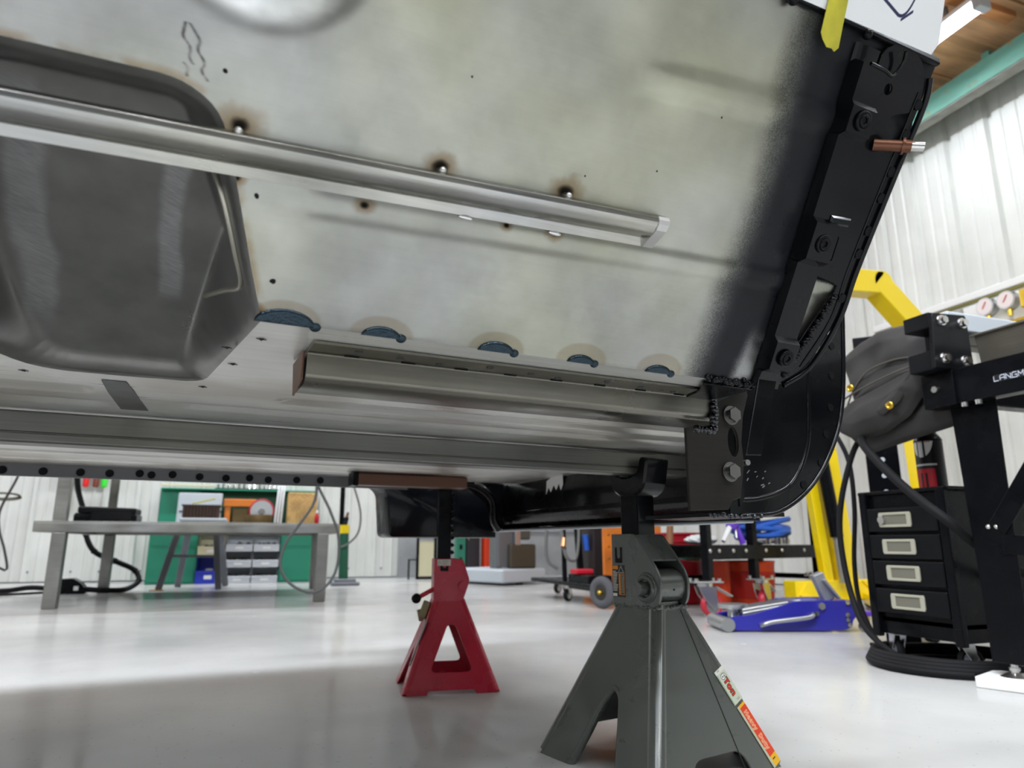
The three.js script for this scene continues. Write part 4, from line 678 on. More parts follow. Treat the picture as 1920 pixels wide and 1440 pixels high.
{ // metal stool
  const [o, add] = thing('metal_stool', 'grey metal stool with splayed legs behind the work table', 'stool', [-0.42, 0, -6.5]);
  add('seat', [rbox(0.36, 0.03, 0.34, 0.012, -0.4, 0.555, -6.5), rbox(0.33, 0.03, 0.31, 0.012, -0.4, 0.53, -6.5)], M.paleGrey);
  for (const [a, b] of [[[-0.565, -6.36], [-0.68, -6.34]], [[-0.30, -6.36], [-0.235, -6.25]], [[-0.52, -6.62], [-0.58, -6.78]], [[-0.28, -6.62], [-0.2, -6.78]]]) add('leg', bar(V(a[0], 0.53, a[1]), V(b[0], 0.005, b[1]), 0.05, 0.03, 0.006, V(0, 0, 1)), M.grey);
  add('stretcher', [bar(V(-0.62, 0.265, -6.35), V(-0.265, 0.265, -6.31), 0.014, 0.02, 0.004), bar(V(-0.62, 0.27, -6.35), V(-0.55, 0.27, -6.7), 0.014, 0.02, 0.004)], M.grey);
  add('foot_pad', rbox(0.1, 0.008, 0.08, 0.003, -0.69, 0.004, -6.33), std(0xb98d5c, 0.7));
}
{
  const [o, add] = thing('parts_basket', 'ribbed brown basket standing on the grey metal stool', 'basket', [-0.43, 0.571, -6.5]);
  add('tub', [rbox(0.28, 0.10, 0.2, 0.01, -0.43, 0.622, -6.5)], std(0x3a2a22, 0.7)); for (let k = 0; k < 11; k++) add('rib', rbox(0.012, 0.1, 0.016, 0.004, -0.555 + k * 0.025, 0.625, -6.395), std(0x4a3428, 0.7));
  add('rim', rbox(0.3, 0.012, 0.22, 0.004, -0.43, 0.675, -6.5), std(0x2c2c28, 0.6));
  tag(mesh('yellow_ruler', [bar(V(-0.50, 0.688, -6.42), V(-0.33, 0.735, -6.46), 0.03, 0.012, 0.003)], std(0xc9c420, 0.5)), 'yellow folding ruler lying across the brown basket', 'ruler');
}
{ // on the green workbench
  const T = 0.551;
  { const [o, add] = thing('grey_panel', 'pale grey sheet metal cover leaning on the green hutch', 'cover', [-0.5, T, -7.6]); add('sheet', rbox(0.40, 0.30, 0.02, 0.012, -0.52, T + 0.151, -7.55, -0.12), M.paleGrey); add('dark_band', rbox(0.40, 0.012, 0.01, 0.003, -0.5, T + 0.12, -7.535, -0.12), M.blackMatte); }
  { const [o, add] = thing('chop_saw', 'orange saw with round blade on the green workbench', 'saw', [-0.1, T, -7.5]); add('bed', [rbox(0.30, 0.075, 0.12, 0.008, -0.15, 0.757, -7.52)], M.orange); add('stand', [rbox(0.05, 0.18, 0.1, 0.005, -0.26, T + 0.09, -7.52), rbox(0.05, 0.18, 0.1, 0.005, -0.03, T + 0.09, -7.52)], M.orange); add('block', rbox(0.15, 0.15, 0.08, 0.006, -0.14, T + 0.076, -7.52), M.bronze);
    const b = add('blade', [cyl(V(0.055, 0.68, -7.46), V(0.055, 0.68, -7.45), 0.112, 0.112, 36)], M.silver); add('blade_rim', at(new THREE.TorusGeometry(0.112, 0.008, 8, 40), 0.055, 0.68, -7.452), M.redPlastic, b); add('blade_hub', cyl(V(0.055, 0.68, -7.45), V(0.055, 0.68, -7.43), 0.035, 0.03, 20), M.chrome, b); }
  tag(mesh('bronze_ring', [at(lathe([[0.11, 0], [0.125, 0], [0.125, 0.085], [0.11, 0.085], [0.11, 0]], 32), 0.03, T, -7.31)], M.bronze), 'dull bronze ring standing before the saw blade', 'ring');
  for (let k = 0; k < 3; k++) tag(mesh('steel_bar', [bar(V(0.185 + k * 0.028, T + 0.004, -7.38), V(0.215 + k * 0.026, 1.0, -7.60), 0.02, 0.02, 0.003)], M.silver), `bright steel bar leaning beside the wood block, ${['first', 'second', 'third'][k]} from the saw`, 'steel bar', 'steel bars leaning on the workbench');
  { const wt = dataTex(256, 256, (u, v) => { const r = Math.hypot(u - 0.5, v - 0.48) * 90 + 6 * tfbm(u, v, 4, 3, 71), g = 0.78 + 0.03 * Math.sin(r) + 0.15 * tfbm(u, v, 8, 4, 3); return [g, g * 0.8, g * 0.5]; }, true);
    tag(mesh('wood_block', rbox(0.28, 0.31, 0.2, 0.012, 0.435, T + 0.156, -7.4), std(0xffffff, 0.7, 0, { map: rep(wt, 0.4) })), 'large end-grain wood block on the green workbench', 'wood block'); }
  { const [o, add] = thing('socket_rail', 'rail of chrome sockets along the top of the hutch', 'socket rail', [-0.1, 0.912, -7.8]); add('rail_strip', rbox(0.66, 0.01, 0.03, 0.003, -0.08, 0.919, -7.79), M.blackMatte);
    for (let k = 0; k < 13; k++) add('socket', [cyl(V(-0.38 + k * 0.05, 0.924, -7.79), V(-0.38 + k * 0.05, 0.96 + (k % 3) * 0.012, -7.79), 0.016 + (k % 4) * 0.002, 0.016, 14)], M.chrome); }
  { const [o, add] = thing('spray_bottle', 'small red bottle beside the wood block', 'bottle', [0.575, T, -7.3]); add('bottle_body', at(lathe([[0, 0], [0.022, 0.002], [0.022, 0.08], [0.01, 0.1], [0.01, 0.11], [0, 0.11]], 16), 0.58, T, -7.3), M.redPlastic); add('cap', cyl(V(0.58, T + 0.11, -7.3), V(0.58, T + 0.14, -7.3), 0.012, 0.01, 12), M.white); }
}
{ // slim green post with yellow band
  const [o, add] = thing('torch_stand', 'slim green floor post with a yellow band and black torch', 'stand', [0.8, 0, -6.6]);
  add('base_plate', [rbox(0.24, 0.03, 0.22, 0.01, 0.80, 0.016, -6.6), rbox(0.18, 0.03, 0.16, 0.01, 0.80, 0.042, -6.6)], M.grey); add('post', cyl(V(0.785, 0.05, -6.6), V(0.775, 0.455, -6.6), 0.042, 0.04, 18), M.darkGreen);
  add('band', cyl(V(0.775, 0.455, -6.6), V(0.773, 0.53, -6.6), 0.045, 0.045, 18), M.yellow); add('torch', [cyl(V(0.773, 0.53, -6.6), V(0.79, 0.60, -6.6), 0.026, 0.02, 14), cyl(V(0.75, 0.5, -6.64), V(0.74, 1.4, -6.64), 0.022, 0.022, 12)], M.blackSatin); add('tip', cyl(V(0.79, 0.60, -6.6), V(0.80, 0.645, -6.6), 0.014, 0.01, 12), M.copper);
  tag(mesh('torch_hose', tube([V(0.70, 1.3, -6.55), V(0.82, 0.9, -6.5), V(0.9, 0.62, -6.5), V(0.88, 0.45, -6.5), V(0.80, 0.36, -6.53), V(0.74, 0.33, -6.52)], 0.009, 50, 6), std(0x5a5b58, 0.5)), 'grey hose curling down beside the yellow banded post', 'hose');
}
tag(mesh('welding_lead', [tube([V(0.30, 3.57, -4.6), V(0.30, 1.25, -4.55), V(0.328, 0.782, -4.5), V(0.438, 0.554, -4.5), V(0.496, 0.393, -4.5), V(0.476, 0.17, -4.48), V(0.372, 0.078, -4.46), V(0.23, 0.127, -4.46), V(0.161, 0.236, -4.48), V(0.183, 0.36, -4.5), V(0.253, 0.471, -4.5), V(0.338, 0.618, -4.5), V(0.344, 0.782, -4.5), V(0.36, 1.2, -4.55), V(0.36, 3.57, -4.6)], 0.0085, 180, 8)], std(0x4a4c4c, 0.55)), 'dark grey cable hanging in a wide loop before the table leg', 'cable');
// middle distance
{ const d = struct('door_1', rbox(2.9, 2.7, 0.05, 0.006, 2.98, 1.35, -7.93), std(0xa6a8aa, 0.6, 0, { map: rep(grime, 1.5) })); for (let k = 0; k < 4; k++) mesh('rail', rbox(2.86, 0.02, 0.02, 0.004, 2.98, 0.5 + k * 0.55, -7.9), M.grey, d); }
{ const [o, add] = thing('framed_board', 'pale board in a black steel frame by the grey door', 'board', [1.72, 0, -7.4]); add('board', rbox(0.16, 0.36, 0.015, 0.003, 1.73, 0.21, -7.4), M.cream); add('frame', [rbox(0.025, 0.44, 0.03, 0.004, 1.635, 0.22, -7.4), rbox(0.025, 0.44, 0.03, 0.004, 1.825, 0.22, -7.4), rbox(0.2, 0.025, 0.03, 0.004, 1.73, 0.43, -7.4), rbox(0.2, 0.025, 0.03, 0.004, 1.73, 0.0135, -7.4), rbox(0.09, 0.012, 0.03, 0.003, 1.58, 0.2, -7.4), rbox(0.016, 0.2, 0.03, 0.003, 1.545, 0.1, -7.4)], M.blackSatin); }
{ const [o, add] = thing('pallet_rack', 'green slotted rack post beside the dark cabinet', 'rack', [2.04, 0, -7.2]); add('post', rbox(0.10, 1.9, 0.08, 0.006, 2.04, 0.95, -7.2), std(0x2f7d63, 0.5)); for (let k = 0; k < 10; k++) add('slot', rbox(0.03, 0.05, 0.006, 0.002, 2.04, 0.2 + k * 0.13, -7.158), M.blackMatte); add('foot', rbox(0.16, 0.012, 0.14, 0.002, 2.04, 0.006, -7.2), M.darkGreen); }
{ const [o, add] = thing('dark_cabinet', 'dark grey cabinet between the green post and orange box', 'cabinet', [2.2, 0, -7.3]); add('carcass', rbox(0.16, 1.1, 0.3, 0.006, 2.2, 0.55, -7.42), M.blackMatte); add('door', rbox(0.14, 1.0, 0.012, 0.003, 2.2, 0.56, -7.265), std(0x2e2f33, 0.5)); add('handle', rbox(0.012, 0.1, 0.02, 0.003, 2.15, 0.45, -7.25), M.zinc); }
{ const [o, add] = thing('orange_bin', 'orange upright bin with black lettering by the machine', 'bin', [2.39, 0, -7.2]); add('bin_body', rbox(0.19, 0.46, 0.16, 0.012, 2.39, 0.23, -7.2), M.orangeRed); add('side_strip', rbox(0.03, 0.6, 0.06, 0.004, 2.512, 0.3, -7.2), M.white); add('mark', [rbox(0.06, 0.02, 0.002, 0.001, 2.39, 0.22, -7.119), rbox(0.06, 0.02, 0.002, 0.001, 2.39, 0.17, -7.119), rbox(0.02, 0.07, 0.002, 0.001, 2.37, 0.195, -7.119)], M.blackMatte); }
{ const [o, add] = thing('spill_tray', 'pale grey plastic tray under the milling machine', 'tray', [2.2, 0, -6.45], null, 24 * D2R);
  const t = (g) => g.applyMatrix4(new THREE.Matrix4().makeTranslation(2.2, 0, -6.45).multiply(new THREE.Matrix4().makeRotationY(24 * D2R)));
  add('tray_body', [t(rbox(0.56, 0.12, 0.74, 0.02, 0, 0.078, 0))], M.paleGrey); add('foot_notch', [t(rbox(0.06, 0.02, 0.04, 0.004, -0.05, 0.012, 0.345)), t(rbox(0.1, 0.02, 0.5, 0.004, 0, 0.012, 0))], M.blackMatte);
  const [m, am] = thing('milling_machine', 'grey cast machine pedestal standing in the plastic tray', 'machine', [2.3, 0.139, -6.4]);
  am('column', [rbox(0.20, 0.9, 0.24, 0.03, 2.24, 0.59, -6.42), at(lathe([[0.12, 0], [0.10, 0.1], [0.09, 0.5]], 20), 2.24, 0.139, -6.42)], std(0x6f7275, 0.4, 0.4)); am('knee', [rbox(0.16, 0.3, 0.2, 0.02, 2.39, 0.55, -6.36)], std(0x54544e, 0.5, 0.3)); am('base_casting', rbox(0.26, 0.22, 0.26, 0.02, 2.38, 0.25, -6.36), std(0x4a4436, 0.5, 0.3)); am('way', [rbox(0.05, 0.6, 0.05, 0.006, 2.33, 0.6, -6.26)], M.silver); }
{ // welding cart
  const [o, add] = thing('welding_cart', 'black welding cart with rubber wheels and hanging cables', 'cart', [2.0, 0, -4.3]);
  add('deck', [rbox(0.34, 0.025, 1.0, 0.006, 2.06, 0.115, -4.3), rbox(0.16, 0.09, 0.3, 0.01, 1.99, 0.13, -4.05)], M.blackSatin);
  add('mast', [cyl(V(1.91, 0.12, -4.25), V(1.895, 1.0, -4.25), 0.016, 0.016, 14), rbox(0.04, 0.5, 0.04, 0.01, 2.035, 0.36, -4.3, 0, 0, 0.06)], M.blackSatin);
  for (const [x, z, r] of [[1.905, -3.72, 0.09], [2.28, -3.74, 0.09]]) { const c = V(x, r, z), n = V(-0.93, 0, 0.36), w = add('wheel', at(new THREE.TorusGeometry(r * 0.7, r * 0.3, 12, 32).scale(1, 1, 0.85), x, r, z, 0, -1.2), M.greyRubber); add('hub', cyl(c.clone().addScaledVector(n, -0.016), c.clone().addScaledVector(n, 0.016), r * 0.5, r * 0.5, 24), M.darkSteel, w); add('axle_cap', at(new THREE.SphereGeometry(0.014, 12, 8), x - 0.02, r, z + 0.008), M.brass, w); }
  add('axle', cyl(V(1.905, 0.09, -3.72), V(2.28, 0.09, -3.74), 0.012, 0.012, 10), M.zinc);
  for (const [x, z] of [[1.93, -4.27], [2.17, -4.98]]) caster(o, add, x, z, 0.04, 0.03, M.zinc, 0.103, 0.6);
  add('red_tray', rbox(0.12, 0.03, 0.1, 0.008, 1.96, 0.192, -4.1), M.redPlastic);
  const [b, ab] = thing('welder', 'dark brown welder box standing on the welding cart', 'welder', [2.1, 0.128, -4.3]); ab('cabinet', rbox(0.07, 0.5, 0.2, 0.01, 2.13, 0.379, -4.30), std(0x2a1a18, 0.5)); ab('front', rbox(0.055, 0.44, 0.008, 0.004, 2.125, 0.38, -4.196), std(0x1c1414, 0.5)); ab('blue_plug', [cyl(V(2.065, 0.42, -4.26), V(2.075, 0.34, -4.26), 0.022, 0.018, 14), cyl(V(2.075, 0.34, -4.26), V(2.077, 0.32, -4.26), 0.019, 0.019, 14)], M.blueHose);
  for (const [k, pts] of [[[1.85, 0.9, -4.3], [1.82, 0.5, -4.32], [1.835, 0.25, -4.35], [1.90, 0.2, -4.34]], [[1.90, 0.85, -4.2], [1.87, 0.45, -4.2], [1.90, 0.27, -4.18], [1.96, 0.26, -4.2], [2.0, 0.4, -4.22], [1.99, 0.8, -4.25]]].entries()) tag(mesh('welder_cable', tube(pts.map(a => V(...a)), 0.011, 50, 6), std(0x6d6e6c, 0.5)), ['grey cable drooping along the back of the welding cart', 'grey cable looped around the mast of the welding cart'][k], 'cable');
  tag(mesh('torch_tip', [cyl(V(1.872, 0.40, -4.17), V(1.862, 0.345, -4.16), 0.012, 0.018, 14)], std(0xe8a878, 0.35, 0.8)), 'copper torch nozzle hanging on the welding cart', 'torch nozzle');
}
{ const [o, add] = thing('orange_cabinet', 'bright orange steel cabinet on a black plinth', 'cabinet', [2.83, 0, -5.2]); add('carcass', rbox(0.52, 1.2, 0.4, 0.01, 2.84, 0.67, -5.18), M.orange); add('plinth', rbox(0.5, 0.07, 0.38, 0.006, 2.84, 0.035, -5.18), M.blackMatte); for (let k = 0; k < 6; k++) add('rivet', at(new THREE.SphereGeometry(0.008, 8, 6), 2.62 + (k % 2) * 0.06, 0.25 + Math.floor(k / 2) * 0.09, -4.978), M.bronze); }

// ---------------------------------------------------------------- right-hand side
const turned = (x, z, a) => { const m = new THREE.Matrix4().makeTranslation(x, 0, z).multiply(new THREE.Matrix4().makeRotationY(a)); return (g) => clean(g).applyMatrix4(m); };
{ // black tool bench on casters
  const g = group('tool_bench', 'black steel tool bench on red and grey casters', 'bench', [2.17, 0, -3.13], 19.4 * D2R);
  const N = (n, geos, m, p = g, o) => mesh(n, geos, m, p, o);
  for (const [x, z] of [[0.06, 0], [0.49, 0], [1.2, 0], [0.06, -0.4], [1.2, -0.4]]) N('leg', rbox(0.045, 0.66, 0.045, 0.004, x, 0.50, z), M.blackSatin);
  const sh = N('shelf', [rbox(1.2, 0.008, 0.40, 0.002, 0.63, 0.352, -0.2)], M.blackSatin); N('shelf_rail', [rbox(1.2, 0.075, 0.006, 0.002, 0.63, 0.318, 0.026), rbox(1.2, 0.075, 0.006, 0.002, 0.63, 0.318, -0.426)], M.blackSatin, sh);
  for (const x of [0.05, 0.13, 0.26, 0.38, 0.58, 0.75, 1.0, 1.15]) N('bolt', at(new THREE.SphereGeometry(0.011, 10, 8).scale(1, 1, 0.6), x, 0.325, 0.03), M.zinc, sh);
  N('bench_top', rbox(1.34, 0.045, 0.56, 0.004, 0.63, 0.85, -0.2), M.blackSatin);
  N('base_rail', [rbox(1.2, 0.03, 0.03, 0.003, 0.63, 0.165, -0.4), rbox(0.05, 0.03, 0.42, 0.003, 0.06, 0.165, -0.2), rbox(0.05, 0.03, 0.42, 0.003, 1.2, 0.165, -0.2)], M.blackSatin);
  const red = phys(0xb8283a, 0.4);
  const wh = (x, z, turn, m, brake) => {
    const R = turned(x, z, turn), c = N('caster', [R(rbox(0.16, 0.008, 0.10, 0.002, 0, 0.172, 0)), R(cyl(V(0, 0.15, 0), V(0, 0.17, 0), 0.04, 0.04, 20)), R(plate([[-0.045, 0.15], [0.045, 0.15], [0.055, 0.05], [0.03, 0.035], [0.005, 0.06], [-0.03, 0.11]], 0.005).translate(0, 0, 0.026)), R(plate([[-0.045, 0.15], [0.045, 0.15], [0.055, 0.05], [0.03, 0.035], [0.005, 0.06], [-0.03, 0.11]], 0.005).translate(0, 0, -0.031))], M.zinc);
    N('wheel', R(at(new THREE.TorusGeometry(0.044, 0.014, 10, 30).scale(1, 1, 1.5), 0.03, 0.058, 0)), m, c); N('hub', R(at(new THREE.CylinderGeometry(0.036, 0.036, 0.036, 24), 0.03, 0.058, 0, Math.PI / 2)), M.silver, c);
    for (const s of [-1, 1]) for (const t of [-1, 1]) N('bolt', R(at(hexHead(0.01, 0.016), s * 0.062, 0.182, t * 0.036)), M.zinc, c);
    if (brake) N('brake_lever', R(rbox(0.10, 0.008, 0.05, 0.003, 0.095, 0.125, 0, 0, 0, -0.5)), M.zinc, c); return c;
  };
  wh(0.0, 0.02, -0.5, red, true); wh(0.52, 0.02, 0.15, red, true); wh(1.2, -0.02, 0.3, red, false); wh(0.06, -0.42, 0.9, red, false); wh(1.2, -0.42, 0.3, red, false);
}
{
  const label = canvasTex(1024, 512, (c, W, H) => { c.fillStyle = '#c3122b'; c.fillRect(0, 0, W, H); c.fillStyle = '#f0e6e4'; c.font = 'bold 92px sans-serif'; c.fillText('HARBOR', 90, 210); c.fillText('FREIGHT', 90, 310); });
  label.wrapS = THREE.RepeatWrapping;
  const [o, add] = thing('red_bucket', 'tall red bucket with white lettering behind the tool bench', 'bucket', [2.54, 0, -3.93]);
  const b = lathe([[0, 0], [0.15, 0.002], [0.155, 0.01], [0.185, 0.40], [0.19, 0.415]], 40); const body = mesh('bucket_body', b.rotateY(2.7), phys(0xffffff, 0.4, 0, { map: label }), o, { uv: 1 });
  mesh('rim', [at(new THREE.TorusGeometry(0.19, 0.009, 8, 40), 0, 0.42, 0, Math.PI / 2), at(new THREE.TorusGeometry(0.186, 0.007, 8, 40), 0, 0.375, 0, Math.PI / 2)], M.redPlastic, o);
  mesh('green_band', lathe([[0.1815, 0.27], [0.1845, 0.272], [0.188, 0.318], [0.1845, 0.32]], 40), std(0x2f7c66, 0.5), o);
  mesh('handle', tube([V(-0.19, 0.33, 0), V(-0.15, 0.29, 0.14), V(0, 0.26, 0.2), V(0.15, 0.29, 0.14), V(0.19, 0.33, 0)], 0.004, 30, 6), M.zinc, o);
  const [p, ap] = thing('orange_bucket', 'red and orange bucket under the shelf of the tool bench', 'bucket', [2.82, 0, -3.57]);
  ap('bucket_body', at(lathe([[0, 0], [0.12, 0.002], [0.125, 0.01], [0.145, 0.25], [0.15, 0.262], [0.14, 0.262], [0.12, 0.02], [0, 0.018]], 36), 2.82, 0, -3.57), phys(0xe0481a, 0.45)); ap('stripe', at(lathe([[0.1295, 0.05], [0.132, 0.052], [0.1445, 0.2], [0.1425, 0.202]], 36).scale(1, 1, 1), 2.82, 0, -3.57), phys(0xc8281c, 0.45));
  const [q, aq] = thing('red_tub', 'tall orange-red tube standing beside the front bench leg', 'tube', [2.55, 0, -3.50]); aq('tub_body', at(lathe([[0, 0], [0.058, 0.002], [0.06, 0.01], [0.062, 0.262], [0.055, 0.262], [0.052, 0.02], [0, 0.02]], 24), 2.55, 0, -3.50), phys(0xd8401c, 0.4)); aq('rim', at(new THREE.TorusGeometry(0.06, 0.004, 6, 28), 2.55, 0.262, -3.50, Math.PI / 2), phys(0xd8401c, 0.4));
}
{ // hose coil and clutter on the bench shelf
  const S = 0.358;
  const R = turned(2.17, -3.13, 19.4 * D2R), W = (x, y, z) => V(x, y, z).applyMatrix4(new THREE.Matrix4().makeTranslation(2.17, 0, -3.13).multiply(new THREE.Matrix4().makeRotationY(19.4 * D2R)));
  const pts = []; for (let k = 0; k <= 130; k++) { const a = k / 130 * 6.283 * 4, t = k / 130; pts.push(W(0.86 + (0.21 - 0.05 * Math.sin(a * 0.31)) * Math.cos(a) + 0.02 * Math.sin(a * 0.4), S + 0.05 + 0.10 * t + 0.05 * t * Math.cos(a + 0.3) + 0.02 * Math.sin(a * 1.3), -0.17 + (0.15 - 0.02 * t) * Math.sin(a))); }
  tag(mesh('hose_coil', tube(pts, 0.017, 420, 8), M.blueHose), 'coil of bright blue hose heaped on the tool bench shelf', 'hose');
  { const g = group('spray_gun', 'purple spray gun lying on the tool bench shelf', 'spray gun', W(0.40, S + 0.004, -0.05).toArray(), 19.4 * D2R); mesh('gun_body', [rbox(0.10, 0.05, 0.05, 0.015, 0, 0.11, 0, 0, 0, 0.5), cyl(V(0.02, 0.10, 0), V(0.05, 0.0, 0.02), 0.016, 0.018, 14)], M.purple, g); mesh('nozzle', cyl(V(-0.04, 0.09, 0), V(-0.11, 0.012, 0.0), 0.014, 0.012, 14), M.white, g); mesh('trigger', cyl(V(0.0, 0.08, 0.01), V(-0.01, 0.03, 0.02), 0.005, 0.005, 8), M.zinc, g); }
  const bag = (x, z, w, h, label, m) => { const g = new THREE.SphereGeometry(1, 26, 16), p = g.attributes.position; for (let i = 0; i < p.count; i++) { const q = V().fromBufferAttribute(p, i), n = 1 + 0.22 * fbm(q.x * 3 + x * 20, q.y * 3 + q.z * 3, 3, 3); p.setXYZ(i, q.x * w * n, Math.max(-h * 0.8, q.y * h * n), q.z * 0.07 * n); } g.computeVertexNormals(); tag(mesh('plastic_bag', R(g.translate(x, S + h * 0.82, z)), m), label, 'bag', 'bags on the tool bench shelf'); };
  bag(0.30, -0.2, 0.12, 0.03, 'crumpled clear bag by the purple spray gun', M.white); bag(1.10, -0.30, 0.10, 0.035, 'crumpled clear bag in front of the blue hose', M.white);
  tag(mesh('wood_mallet', [R(cyl(V(0.14, S + 0.001, -0.3), V(0.16, S + 0.17, -0.3), 0.022, 0.016, 14))], std(0x8a5a3a, 0.6)), 'small brown wooden handle upright on the bench shelf', 'handle');
  for (let k = 0; k < 5; k++) tag(mesh('air_fitting', [R(cyl(V(1.0 + k * 0.045, S + 0.001, -0.2 + (k % 2) * 0.05), V(1.0 + k * 0.045, S + 0.055, -0.2 + (k % 2) * 0.05), 0.016, 0.012, 12)), R(at(hexHead(0.019, 0.02), 1.0 + k * 0.045, S + 0.02, -0.2 + (k % 2) * 0.05))], M.chrome), 'small chrome air fitting standing on the bench shelf near the yellow hoist', 'fitting', 'air fittings on the bench shelf');
}
{ // yellow engine hoist
  const [o, add] = thing('engine_hoist', 'bright yellow engine hoist with hydraulic ram and bent boom', 'engine hoist', [3.2, 0, -3.2]);
  const z = -3.25;
  add('base_beam', [rbox(0.62, 0.11, 0.10, 0.008, 3.14, 0.105, z), plate([[2.78, 0.02], [2.90, 0.155], [3.02, 0.155], [2.96, 0.02]], 0.012).translate(0, 0, z + 0.05), plate([[3.44, 0.155], [3.40, 0.07], [3.30, 0.155]], 0.012).translate(0, 0, z + 0.05)], M.yellow);
  add('mast', [bar(V(3.235, 0.15, z), V(3.17, 0.9, z), 0.12, 0.09, 0.006, V(0, 0, 1)), bar(V(3.17, 0.9, z), V(3.08, 1.78, z + 0.02), 0.12, 0.09, 0.006, V(0, 0, 1))], M.yellow);
  add('brace', bar(V(3.10, 0.15, z), V(3.02, 0.78, z + 0.02), 0.06, 0.05, 0.005, V(0, 0, 1)), M.yellow);
  add('ram_sleeve', [cyl(V(3.115, 0.40, z + 0.09), V(3.06, 0.86, z + 0.09), 0.036, 0.036, 20)], M.blackSatin); add('ram_rod', cyl(V(3.135, 0.15, z + 0.09), V(3.115, 0.42, z + 0.09), 0.026, 0.026, 18), std(0xa9abad, 0.3, 0.7));
  const bm = [V(2.98, 1.86, -3.2), V(3.30, 1.94, -3.1), V(3.60, 1.96, -3.1), V(3.92, 1.62, -3.08)];
  const b = add('boom', [bar(bm[0], bm[1], 0.15, 0.12, 0.008, V(0, 0, 1)), bar(bm[1], bm[2], 0.15, 0.12, 0.008, V(0, 0, 1)), bar(bm[2].clone().add(V(-0.05, 0.02, 0)), bm[3], 0.145, 0.12, 0.008, V(0, 0, 1)), at(new THREE.CylinderGeometry(0.075, 0.075, 0.12, 20), bm[2].x - 0.015, bm[2].y - 0.002, bm[2].z, Math.PI / 2)], M.yellow);
  add('boom_arm', bar(V(3.9, 1.64, -3.06), V(3.50, 0.92, -2.9), 0.11, 0.09, 0.006, V(0, 0, 1)), M.yellow); add('hanging_arm', bar(V(3.50, 0.98, -2.9), V(3.47, 0.55, -2.86), 0.10, 0.08, 0.006, V(0, 0, 1)), M.yellow);
  add('floor_leg', [bar(V(3.36, 0.06, -3.22), V(2.43, 0.055, -2.05), 0.06, 0.06, 0.006), rbox(0.2, 0.008, 0.08, 0.002, 2.42, 0.0885, -2.06)], M.yellow); add('floor_leg', bar(V(2.9, 0.06, -3.22), V(2.70, 0.06, -2.95), 0.06, 0.06, 0.006), M.yellow);
  for (const [x, zz] of [[2.43, -2.05], [2.74, -3.0], [3.42, -3.27], [2.88, -3.28]]) add('caster_wheel', at(new THREE.CylinderGeometry(0.0295, 0.0295, 0.03, 18), x, 0.03, zz, Math.PI / 2), M.rubber);
  add('rating_label', rbox(0.05, 0.03, 0.002, 0.001, 3.02, 0.115, z + 0.052), M.paleGrey);
}
{ // blue trolley jack
  const g = group('trolley_jack', 'blue and silver low trolley jack on the floor', 'trolley jack', [1.883, 0, -2.585], -20 * D2R);
  const N = (n, geos, m, p = g, o) => mesh(n, geos, m, p, o);
  const sp = round([[-0.01, 0.014], [0.0, 0.05], [0.06, 0.064], [0.12, 0.068], [0.32, 0.125], [0.55, 0.128], [0.60, 0.112], [0.58, 0.07], [0.55, 0.05], [0.545, 0.02], [0.5, 0.006], [0.06, 0.006]], [0.01, 0.014, 0.02, 0.03, 0.03, 0.02, 0.01, 0.02, 0.02, 0.01, 0.02, 0.02], 4);
  for (const z of [0, -0.2]) N('side_plate', plate(sp, 0.008, [], 0.0012).translate(0, 0, z), M.blue);
  N('cross_plate', [rbox(0.28, 0.006, 0.19, 0.002, 0.44, 0.12, -0.096), rbox(0.04, 0.03, 0.19, 0.003, 0.08, 0.03, -0.096)], M.blue);
  N('front_roller', cyl(V(0.02, 0.030, 0.022), V(0.02, 0.030, -0.21), 0.0285, 0.0285, 24), M.silver);
  N('lift_arm', [bar(V(0.10, 0.078, -0.096), V(0.36, 0.118, -0.096), 0.12, 0.026, 0.008), bar(V(0.10, 0.066, -0.04), V(0.34, 0.108, -0.04), 0.02, 0.02, 0.006)], M.silver);
  const s = N('saddle', [cyl(V(0.08, 0.088, -0.096), V(0.08, 0.106, -0.096), 0.062, 0.066, 28), cyl(V(0.08, 0.05, -0.096), V(0.08, 0.09, -0.096), 0.025, 0.025, 16)], M.silver);
  N('carry_handle', [tube([V(0.16, 0.026, 0.012), V(0.17, 0.034, 0.028), V(0.20, 0.042, 0.030), V(0.36, 0.062, 0.030), V(0.375, 0.068, 0.026), V(0.38, 0.072, 0.010)], 0.009, 40, 10)], M.silver);
  for (const [x, y, r] of [[0.02, 0.03, 0.013], [0.42, 0.105, 0.016], [0.395, 0.075, 0.011], [0.525, 0.07, 0.01], [0.525, 0.05, 0.009], [0.53, 0.03, 0.01], [0.53, 0.12, 0.01], [0.555, 0.112, 0.01]]) N('bolt', at(hexHead(r, 0.014), x, y, 0.012, Math.PI / 2), M.chrome);
  N('handle_socket', [bar(V(0.50, 0.12, -0.096), V(0.455, 0.235, -0.096), 0.05, 0.05, 0.008), bar(V(0.53, 0.13, -0.06), V(0.47, 0.21, -0.06), 0.03, 0.012, 0.004)], std(0x9ea0a3, 0.4, 0.5));
  N('rear_bracket', [rbox(0.06, 0.02, 0.05, 0.006, 0.60, 0.075, 0.0)], M.purple);
  for (const z of [0.0, -0.2]) { const w = N('caster', [cyl(V(0.60, 0.022, z + 0.012), V(0.60, 0.022, z - 0.012), 0.022, 0.022, 18)], M.silver); N('fork', [rbox(0.02, 0.045, 0.036, 0.003, 0.607, 0.045, z)], M.zinc, w); }
}
